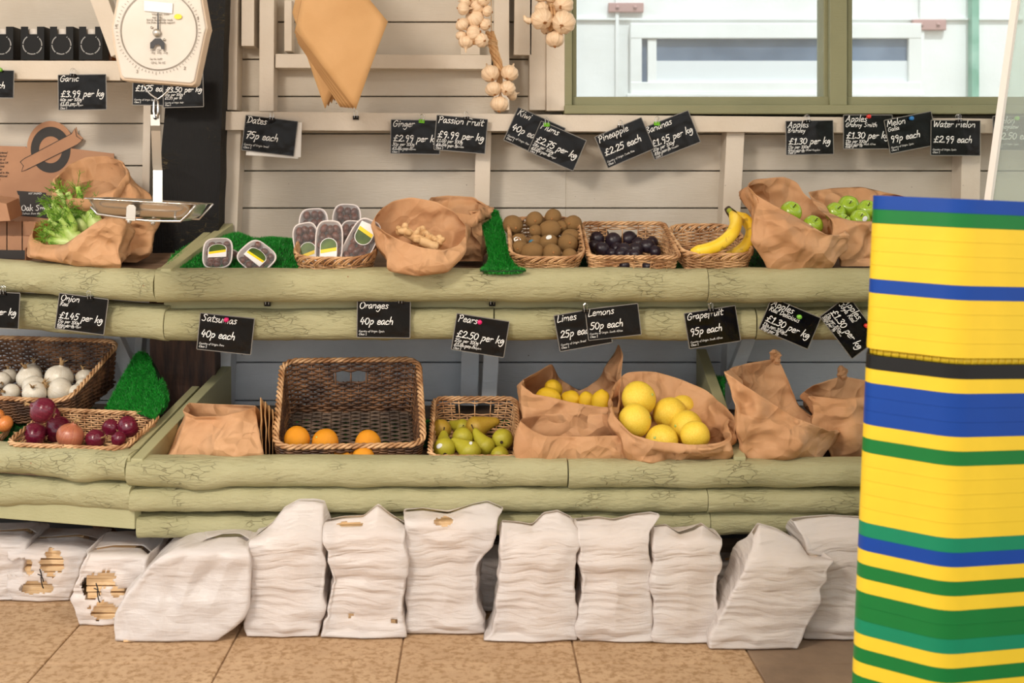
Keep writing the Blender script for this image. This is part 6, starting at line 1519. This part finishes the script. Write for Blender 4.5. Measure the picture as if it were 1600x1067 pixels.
# pan: shallow rectangular steel tray, slightly tipped
pc = P(233, 328, Ds - .02); g = G(); tl = math.radians(3.2)
def pan_ring(w, d, z, r, n=64):
    return [Vector((p.x * math.cos(tl) + z * math.sin(tl), p.y, -p.x * math.sin(tl) + z * math.cos(tl))) + pc for p in rrect(w, d, r, n)]
prof = [(.266, .200, .0215, .02), (.262, .196, .0225, .02), (.250, .186, .020, .025), (.242, .178, .010, .028), (.225, .162, -.008, .03), (.200, .140, -.0155, .03), (.10, .07, -.0165, .03)]
rs_ = [pan_ring(w, d, z, r) for w, d, z, r in prof]; g.v = [p for r in rs_ for p in r]; n = 64
g.f = [[a * n + k, a * n + (k + 1) % n, (a + 1) * n + (k + 1) % n, (a + 1) * n + k] for a in range(len(rs_) - 1) for k in range(n)] + [[(len(rs_) - 1) * n + k for k in range(n)]]; g.mi = [0] * len(g.f)
o = build('pan', g, M['steel'], parent=sr); solid(o, .0015)
def TP(x, y, z): return Vector((x * math.cos(tl) + z * math.sin(tl), y, -x * math.sin(tl) + z * math.cos(tl))) + pc
g = G(); g.tube([TP(-.11, -.101, .004), TP(-.095, -.10, -.013), TP(0, -.10, -.021), TP(.03, -.10, -.022), TP(.10, -.10, -.019), TP(.118, -.10, .0), TP(.132, -.10, .021)], .0028, 8)
g.tube([TP(-.11, .101, .004), TP(-.095, .10, -.013), TP(0, .10, -.021), TP(.10, .10, -.019), TP(.132, .10, .021)], .0028, 8); g.tube([TP(.08, -.10, -.020), TP(.08, .10, -.020)], .0028, 8); build('pan_cradle', g, M['wire'], parent=sr)
g = G(); q = [TP(-.026, -.106, -.021), TP(-.004, -.106, -.021), TP(-.004, -.106, .008), TP(-.009, -.106, .013), TP(-.021, -.106, .013), TP(-.026, -.106, .008)]; g.prism(q, Vector((0, .003, 0))); g.prism([TP(-.026, -.106, -.021), TP(-.004, -.106, -.021), TP(-.004, -.106, -.024), TP(-.026, -.106, -.024)], Vector((0, .21, 0))); build('cradle_clip', g, M['strap'], parent=sr, smooth=False, bevel=.0008)
g = G()
for x in (-.030, .026): p = TP(x, -.06, -.022); g.tube([p, p - Vector((0, 0, .008)), p - Vector((0, 0, .011))], [.005, .005, .003], 10)
build('cradle_feet', g, M['wire'], parent=sr)
g = G(); p = P(249, -60, Ds + .03); g.tube([p, Vector((p.x, p.y, 2.61))], .004, 8); build('suspension_rod', g, M['wire'], parent=sr)

# ================================================================== KINDLING BAGS ON THE FLOOR
def sticks(root, cx, y0, z0, w, d, h, seed, ends='x', rowh=.016, visible=False, lean=0.0):
    """split sticks stacked crosswise inside a bag; visible ones are parts of their own"""
    rr = random.Random(seed); nr = max(3, int(h / rowh)); mass = G(); made = []
    for r in range(nr):
        z = z0 + (r + .5) * h / nr; nn = 5
        for k in range(nn):
            y = y0 + (k + .5) * d / nn; g = G(); L = w * rr.uniform(.93, 1.02); th = h / nr * rr.uniform(.72, .98)
            g.box((cx + lean * (z - z0) + rr.uniform(-.004, .004), y, z), (L, d / nn * rr.uniform(.7, .95), th), Euler((rr.uniform(-.15, .15), rr.uniform(-.02, .02), rr.uniform(-.03, .03))).to_matrix())
            if visible and k == 0: build('kindling_stick', g, M['stick'], parent=root, smooth=False, bevel=.001)
            else: mass.add(g.v, g.f)
    o = build('kindling_sticks', mass, M['stick'], parent=root, smooth=False); o['kind'] = 'stuff'
def kbag(label, base, mids, rim, D, dep, seed, stk=None, wr=.0065, amp=.006, dtop=.022, film='film', back=.34, vis=False, lean=0.0, hole=None):
    """base: (x0, x1, y) on the floor; mids: list of (x0, x1, y); rim: outline of the gathered top, left->right; all at distance D"""
    Dz = 2000 * H / (base[2] - CY) if base[2] > 1 else D
    D = Dz; loops = []
    def two(x0, x1, y, d0, d1, yb=None): return loop4(PP([(x0, y, d0), ((x0 + x1) / 2, y + 2, d0 - .008), (x1, y, d0)]), PP([(x0, y if yb is None else yb, d1), (x1, y if yb is None else yb, d1)]), 60, 16)
    zf = .004
    fr = [P(base[0], base[2], D), P((base[0] + base[1]) / 2, base[2], D - .01), P(base[1], base[2], D)]
    for p in fr: p.z = zf
    bk_ = [p + Vector((0, dep, 0)) for p in (fr[0], fr[2])]
    loops.append(loop4(fr, bk_, 60, 16))
    for (x0, x1, y) in mids:
        fr = PP([(x0, y, D), ((x0 + x1) / 2, y + 1, D - .006), (x1, y, D)]); loops.append(loop4(fr, [fr[0] + Vector((0, dep, 0)), fr[2] + Vector((0, dep, 0))], 60, 16))
    fr = PP(rim, D + dep * back); loops.append(loop4(fr, [p + Vector((0, dtop, 0)) for p in fr], 60, 16))
    g = loft(loops, max(10, int(64 / len(loops))), amp, 13, seed, wr=wr, smooth=2, keep=.5)
    for p in g.v: p.z = max(p.z, .002)
    root = empty('kindling_bag', Vector((P((base[0] + base[1]) / 2, base[2], D).x, D + dep / 2, 0)), label, 'bag of kindling', 'plastic bags of kindling along the floor')
    if hole:
        keep = []
        for f in g.f:
            c = sum((g.v[i] for i in f), Vector()) / len(f); px, py = c.x * F / c.y + CX, CY - (c.z - H) * F / c.y
            ok = True
            for (hx, hy, hrx, hry) in hole:
                if c.y < D + dep * .6 and ((px - hx) / hrx) ** 2 + ((py - hy) / hry) ** 2 < 1 + .8 * noise.noise(Vector((px * .12, py * .12, seed))): ok = False
            if ok: keep.append(f)
        g.f = keep; g.mi = [0] * len(keep)
    o = build('plastic_film', g, M[film], parent=root, recalc=False); solid(o, .0006)
    if stk:
        x0, x1, yt = stk; x0 += 6; x1 -= 6; a = P(x0, base[2], D); b = P(x1, base[2], D); ztop = P(0, yt, D).z
        sticks(root, (a.x + b.x) / 2, D + .020, .006, b.x - a.x, dep - .05, ztop, seed, visible=vis, lean=lean)
    return root
kbag('low bag of kindling cut by the left picture edge', (-70, 30, 938), [(-75, 38, 900), (-70, 42, 850)], [(-75, 836), (-20, 832), (40, 829), (52, 836)], 0, .20, 1, (-66, 26, 850))
kbag('low torn bag at left with yellow kindling sticks showing, black tie in the middle', (18, 108, 940), [(8, 122, 905), (12, 138, 862)], [(10, 850), (60, 842), (120, 838), (150, 845)], 0, .22, 2, (16, 112, 862), vis=True, hole=[(30, 886, 22, 14), (82, 880, 18, 22), (56, 918, 26, 10)])
kbag('second torn bag from the left with kindling sticks showing, black tie at its front', (122, 196, 978), [(112, 222, 930), (128, 232, 872)], [(132, 862), (175, 855), (220, 856), (234, 868)], 0, .24, 3, (124, 196, 880), vis=True, hole=[(144, 918, 16, 20), (165, 905, 18, 12), (164, 955, 24, 14), (186, 925, 14, 8)])
kbag('plump full white bag of kindling slumped over to the right', (178, 340, 1003), [(176, 378, 965), (220, 392, 900), (270, 390, 862)], [(318, 846), (345, 838), (372, 838), (386, 846)], 0, .22, 4, None, wr=.0015, amp=.016, film='film_loose')
kbag('bag of kindling behind the slumped one, its limp top showing', (300, 382, 968), [(300, 390, 920), (312, 396, 850)], [(330, 828), (352, 818), (380, 814), (402, 820)], 0, .14, 5, (306, 378, 850))
kbag('upright bag of kindling with a tall crumpled ear, right of the slumped one', (385, 497, 996), [(382, 500, 975), (394, 512, 900), (390, 505, 850)], [(400, 838), (425, 818), (443, 795), (465, 783), (492, 783), (504, 786)], 0, .13, 6, (402, 490, 852))
kbag('upright bag of kindling with a pointed top and two small holes at its foot', (498, 636, 998), [(505, 632, 965), (512, 636, 900), (506, 635, 840)], [(505, 816), (535, 810), (568, 808), (590, 790), (606, 803), (634, 822)], 0, .13, 7, (514, 626, 832), hole=[(548, 962, 6, 2.5), (616, 970, 5, 4), (546, 819, 22, 4)])
kbag('upright bag of kindling with a flared right ear and a torn oval hole on top', (636, 758, 991), [(636, 750, 970), (638, 750, 890), (634, 772, 845), (632, 778, 815)], [(630, 800), (660, 797), (700, 803), (738, 790), (762, 785), (786, 796)], 0, .14, 8, (646, 740, 822), hole=[(694, 815, 14, 9)])
kbag('upright white bag of kindling right of the torn oval hole bag, rounded top ear', (755, 904, 1003), [(768, 902, 980), (782, 900, 900), (780, 904, 845)], [(784, 816), (810, 818), (832, 822), (850, 804), (872, 800), (892, 810)], 0, .13, 9, (788, 890, 852), hole=None)
kbag('upright block-shaped bag of kindling in the middle of the five equal ones', (903, 1022, 1004), [(904, 1020, 985), (908, 1018, 900), (902, 1016, 840)], [(902, 814), (935, 810), (960, 814), (990, 806), (1018, 803), (1031, 806)], 0, .13, 10, (912, 1010, 846))
kbag('upright narrow bag of kindling left of the leaning one', (1021, 1124, 1005), [(1021, 1122, 985), (1022, 1126, 900), (1020, 1127, 850)], [(1020, 824), (1042, 822), (1062, 835), (1084, 828), (1098, 820), (1126, 842)], 0, .13, 11, (1030, 1114, 856))
kbag('dim bag of kindling standing far back, behind the leaning bag', (1128, 1190, 950), [(1128, 1192, 930), (1130, 1192, 890)], [(1134, 876), (1155, 872), (1190, 870)], 0, .14, 12, (1132, 1186, 890))
kbag('leaning bag of kindling, tilted to the right with its foot kicked out', (1108, 1250, 1016), [(1114, 1262, 985), (1148, 1288, 920), (1168, 1302, 880)], [(1178, 836), (1186, 820), (1215, 828), (1248, 846), (1262, 868), (1298, 872)], 0, .14, 13, (1128, 1244, 885), lean=.42)
kbag('bag of kindling right behind the crate stack with a flopped-over top', (1256, 1384, 1000), [(1262, 1380, 970), (1266, 1380, 900), (1256, 1380, 850)], [(1240, 814), (1262, 810), (1300, 807), (1380, 812)], 0, .14, 14, (1270, 1376, 850))
kbag('dim bag of kindling in the shadow behind the torn oval hole bag', (735, 790, 955), [(738, 795, 920), (742, 800, 880)], [(748, 858), (770, 850), (796, 852)], 0, .12, 15, (742, 788, 880))
kbag('dim bag of kindling in the shadow between second torn bag and slumped one', (212, 292, 935), [(214, 296, 900), (226, 300, 872)], [(236, 858), (255, 850), (292, 850)], 0, .14, 16, (218, 288, 872))
# black ties on the two torn bags
for i, (a, lb) in enumerate((((64, 903), 'low torn bag'), ((152, 925), 'second torn'))):
    par = [o for o in C.objects if o.get('label', '').startswith(lb)][0]; D = par.location.y - .13
    g = G(); x, y = a; D = 2000 * H / ((940, 978)[i] - CY) - .012
    g.tube(crom(PP([(x - 2, y - 14, D), (x + 1, y - 4, D - .004), (x, y, D - .006), (x + 2, y + 12, D - .004), (x + 4, y + 16, D)]), 4), .0016, 5); g.tube(crom(PP([(x - 5, y - 6, D), (x + 1, y - 3, D - .008), (x + 4, y + 6, D)]), 4), .0014, 5)
    build('black_tie', g, M['black_band'], parent=par)
# a few loose splinters and leaves on the paving
for i, (px, py, a, lb) in enumerate(((205, 1003, .2, 'thin wood splinter lying by the slumped bag'), (1118, 1012, -.3, 'pale flat kindling piece beside the foot of the leaning bag'))):
    g = G(); c = P(px, py, 2000 * H / (py - CY)); c.z = .004; g.box(c, (.035, .006, .004), Matrix.Rotation(a, 3, 'Z')); tag(build('splinter', g, M['stick'], smooth=False, org=c), lb, 'wood splinter', 'splinters on the paving')

# ================================================================== CRATE STACK
fp0 = [(.742, 2.4), (.874, 2.3), (1.30, 2.44), (1.38, 2.56), (1.25, 2.72), (.86, 2.74)]
def crate_ring(inset=0, rad=.03):
    pts = [Vector((x, y, 0)) for x, y in fp0]; c = sum(pts, Vector()) / len(pts); out = []; n = len(pts)
    pts = [c + (p - c) * (1 - inset / .28) for p in pts]
    for i, p in enumerate(pts):
        a = (pts[i - 1] - p).normalized(); b = (pts[(i + 1) % n] - p).normalized(); r = rad if i != 1 else .034
        s = p + a * r; e = p + b * r
        for k in range(7): t = k / 6; out.append((1 - t) ** 2 * s + 2 * t * (1 - t) * p + t * t * e)
    return out
pitch_c = .0261; lean_c = math.radians(2.5)
seq = list('BGYYYYBYYYY') + ['gap'] + list('KYBBBYGYYYYYTBYGYGGTYGYG') + list('YYBGYYGY')
zt = H - (305 - CY) * 2.4 / F
base0 = Vector((.742 - math.sin(lean_c) * (zt), 2.4, 0))
def crate_mesh(colr, rec=False):
    g = G(); h = pitch_c
    if not rec:
        prof = [(.0006, .0001), (.0, .0002), (.0, h - .0002), (.0006, h - .0001), (.004, h - .0003), (.010, h - .001), (.012, h - .006), (.014, .004), (.020, .001)]
    else: prof = [(.010, 0), (.010, .0115), (.02, .0115)]
    rs = []
    for ins, z in prof: rs.append([p + Vector((0, 0, z)) - Vector((.742, 2.4, 0)) for p in crate_ring(ins)])
    n = len(rs[0]); g.v = [p for r in rs for p in r]
    g.f = [[a * n + k, a * n + (k + 1) % n, (a + 1) * n + (k + 1) % n, (a + 1) * n + k] for a in range(len(rs) - 1) for k in range(n)] + [[(len(rs) - 1) * n + k for k in range(n)]]
    if rec: g.f.append(list(range(n)))
    g.mi = [0] * len(g.f)
    return mesh_local('crate_shape', g, M['crate' + colr])
CM = {c: crate_mesh(c) for c in 'YBGTK'}; REC = crate_mesh('Y', True)
for m_ in CM.values(): m_.set_sharp_from_angle(angle=math.radians(28))
rg = G()
for k in range(0, 7 * 6):
    r0 = crate_ring(.0085); p = r0[k % len(r0)].lerp(r0[(k + 1) % len(r0)], .5)
full = resample(crate_ring(.0085) + [crate_ring(.0085)[0]], 110)
for p in full: q = p - Vector((.742, 2.4, 0)); rg.box(q + Vector((0, 0, .006)), (.003, .003, .0115))
REC_R = mesh_local('rib_shape', rg, M['crateY'])
cn = {'Y': 'yellow', 'B': 'blue', 'G': 'green', 'T': 'teal green', 'K': 'black'}
top = zt; pos_ = []; h_total = 0
vis = [s for s in seq]; s_ = 0
up = Vector((math.sin(lean_c), 0, math.cos(lean_c)))
runs = []
for i, s in enumerate(seq):
    if runs and runs[-1][0] == s: runs[-1][1].append(i)
    else: runs.append((s, [i]))
info = {}
for ri, (s, idx) in enumerate(runs):
    for j, i in enumerate(idx): info[i] = (ri, j, len(idx))
def desc(i):
    s = seq[i]; ri, j, n = info[i]
    nm = cn[s]; ab = runs[ri - 1] if ri else None; be = runs[ri + 1] if ri + 1 < len(runs) else None
    w = lambda r: cn.get(r[0], 'gap') if r else ''
    if i == 0: return 'blue crate topmost of the tall stack at the right'
    if s == 'K': return 'the only black crate in the stack, below the slatted gap'
    if n == 1: t = '%s crate between %s above and %s below' % (nm, w(ab), w(be))
    else: t = '%s crate, %s of %d %s ones under the %s' % (nm, ('top', 'second', 'third', 'fourth', 'fifth')[j], n, nm, w(ab))
    return t
used = {}
ordn_ = ['first', 'second', 'third', 'fourth', 'fifth', 'sixth', 'seventh', 'eighth']
u = zt / math.cos(lean_c); labels = []
for i, s in enumerate(seq):
    if s == 'gap': u -= .0118; continue
    u -= pitch_c
    if u < .0: break
    o = bpy.data.objects.new('stacking_crate', CM[s]); C.objects.link(o); o.rotation_euler = (0, lean_c, 0); o.location = base0 + up * u
    lb = desc(i); labels.append((o, lb))
    if i == 10:
        q = bpy.data.objects.new('slatted_body', REC); C.objects.link(q); q.parent = o; q.location = (0, 0, -.0118); q2 = bpy.data.objects.new('rib', REC_R); q2.name = 'ribs'; C.objects.link(q2); q2.parent = o; q2.location = (0, 0, -.0118)
cnt = {}
for o, lb in labels: cnt[lb] = cnt.get(lb, 0) + 1
seen = {}
for o, lb in labels:
    if cnt[lb] > 1:
        seen[lb] = seen.get(lb, 0) + 1; lb2 = lb + ', ' + (['uppermost', 'next', 'third', 'fourth'][seen[lb] - 1]) + ' such place from the top'
        lb = lb2
    tag(o, lb, 'crate', 'crates in the tall stack')
if u > .002:
    g = G(); r = crate_ring(.01); g.prism([p + Vector((base0.x - .742, 0, .001)) for p in r], Vector((0, 0, max(.002, u * math.cos(lean_c) - .004)))); tag(build('crate_dolly', g, M['crateK'], smooth=False, org=(base0.x + .25, 2.5, 0)), 'flat black dolly under the crate stack', 'dolly')
# clear sheet with a white pole, leaning in front of the shelf at the far right
D0 = 3.02; sc_ = empty('clear_screen', Vector((P(1452, 1000, D0).x, D0, 0)), 'clear plastic screen with a white leaning edge pole, behind the crates', 'screen')
g = G(); a = P(1596, -60, D0); b = P(1545, 310, D0); e = b + (b - a) * ((b.z - .003) / (a.z - b.z)); g.tube([a + (a - b) * .5, a, b, e], .0105, 4); build('edge_pole', g, M['white_pole'], parent=sc_, smooth=False)
g = G(); ex = Vector((.55, 0, 0)); g.prism([a + (a - b) * .5, e + Vector((0, 0, .02)), e + Vector((0, 0, .02)) + ex, a + (a - b) * .5 + ex], Vector((0, .003, 0))); build('clear_sheet', g, M['clear_sheet'], parent=sc_, smooth=False)
g = G(); g.tube([e + ex, a + (a - b) * .5 + ex], .0105, 4); build('edge_pole', g, M['white_pole'], parent=sc_, smooth=False)

# ================================================================== CAMERA, LIGHT
cam = bpy.data.cameras.new('camera'); co = bpy.data.objects.new('camera', cam); C.objects.link(co)
co.location = (0, 0, H); co.rotation_euler = (math.pi / 2, 0, 0)
cam.lens = 45; cam.sensor_width = 36; cam.shift_x = (800 - CX) / 1600; cam.shift_y = -(533.5 - CY) / 1600
cam.dof.use_dof = True; cam.dof.focus_distance = 3.45; cam.dof.aperture_fstop = 4.0
cam.clip_start = .05
bpy.context.scene.camera = co
def area(name, loc, rot, sx, sy, e, c=(1, 1, 1)):
    l = bpy.data.lights.new(name, 'AREA'); l.shape = 'RECTANGLE'; l.size = sx; l.size_y = sy; l.energy = e; l.color = c
    o = bpy.data.objects.new(name, l); C.objects.link(o); o.location = loc; o.rotation_euler = rot; return o
area('ceiling_lamp_front', (-1.5, .7, 2.5), (math.radians(38), math.radians(-22), 0), .7, .5, 72, (1, .90, .78))  # warm key light added at front left, no lamp seen there
area('ceiling_lamp_back', (.9, 1.7, 2.55), (math.radians(20), math.radians(5), 0), 1.4, .6, 20, (1, .90, .78))  # weaker overhead fill, also an added light
s = bpy.data.lights.new('sun', 'SUN'); s.energy = 2.4; s.angle = math.radians(2); so = bpy.data.objects.new('sun', s); C.objects.link(so)
so.rotation_euler = (math.radians(35), 0, math.radians(12))
w = bpy.data.worlds.new('sky'); bpy.context.scene.world = w; w.use_nodes = True; nt = w.node_tree
bg = nt.nodes['Background']; bg.inputs[1].default_value = 1.6
tc = nt.nodes.new('ShaderNodeTexCoord'); sp = nt.nodes.new('ShaderNodeSeparateXYZ'); rp = nt.nodes.new('ShaderNodeValToRGB')
nt.links.new(tc.outputs['Generated'], sp.inputs[0]); nt.links.new(sp.outputs[2], rp.inputs[0]); nt.links.new(rp.outputs[0], bg.inputs[0])
e = rp.color_ramp.elements; e[0].position = 0; e[0].color = (.55, .48, .40, 1); e[1].position = .5; e[1].color = (.86, .93, 1, 1)
x = e.new(.04); x.color = (1, .97, .93, 1)
sc = bpy.context.scene
sc.view_settings.view_transform = 'Standard'; sc.view_settings.look = 'None'; sc.view_settings.gamma = 1; sc.view_settings.use_curve_mapping = False
sc.view_settings.exposure = .16
sc.cycles.use_denoising = True
sc.cycles.max_bounces = 8; sc.cycles.transparent_max_bounces = 12
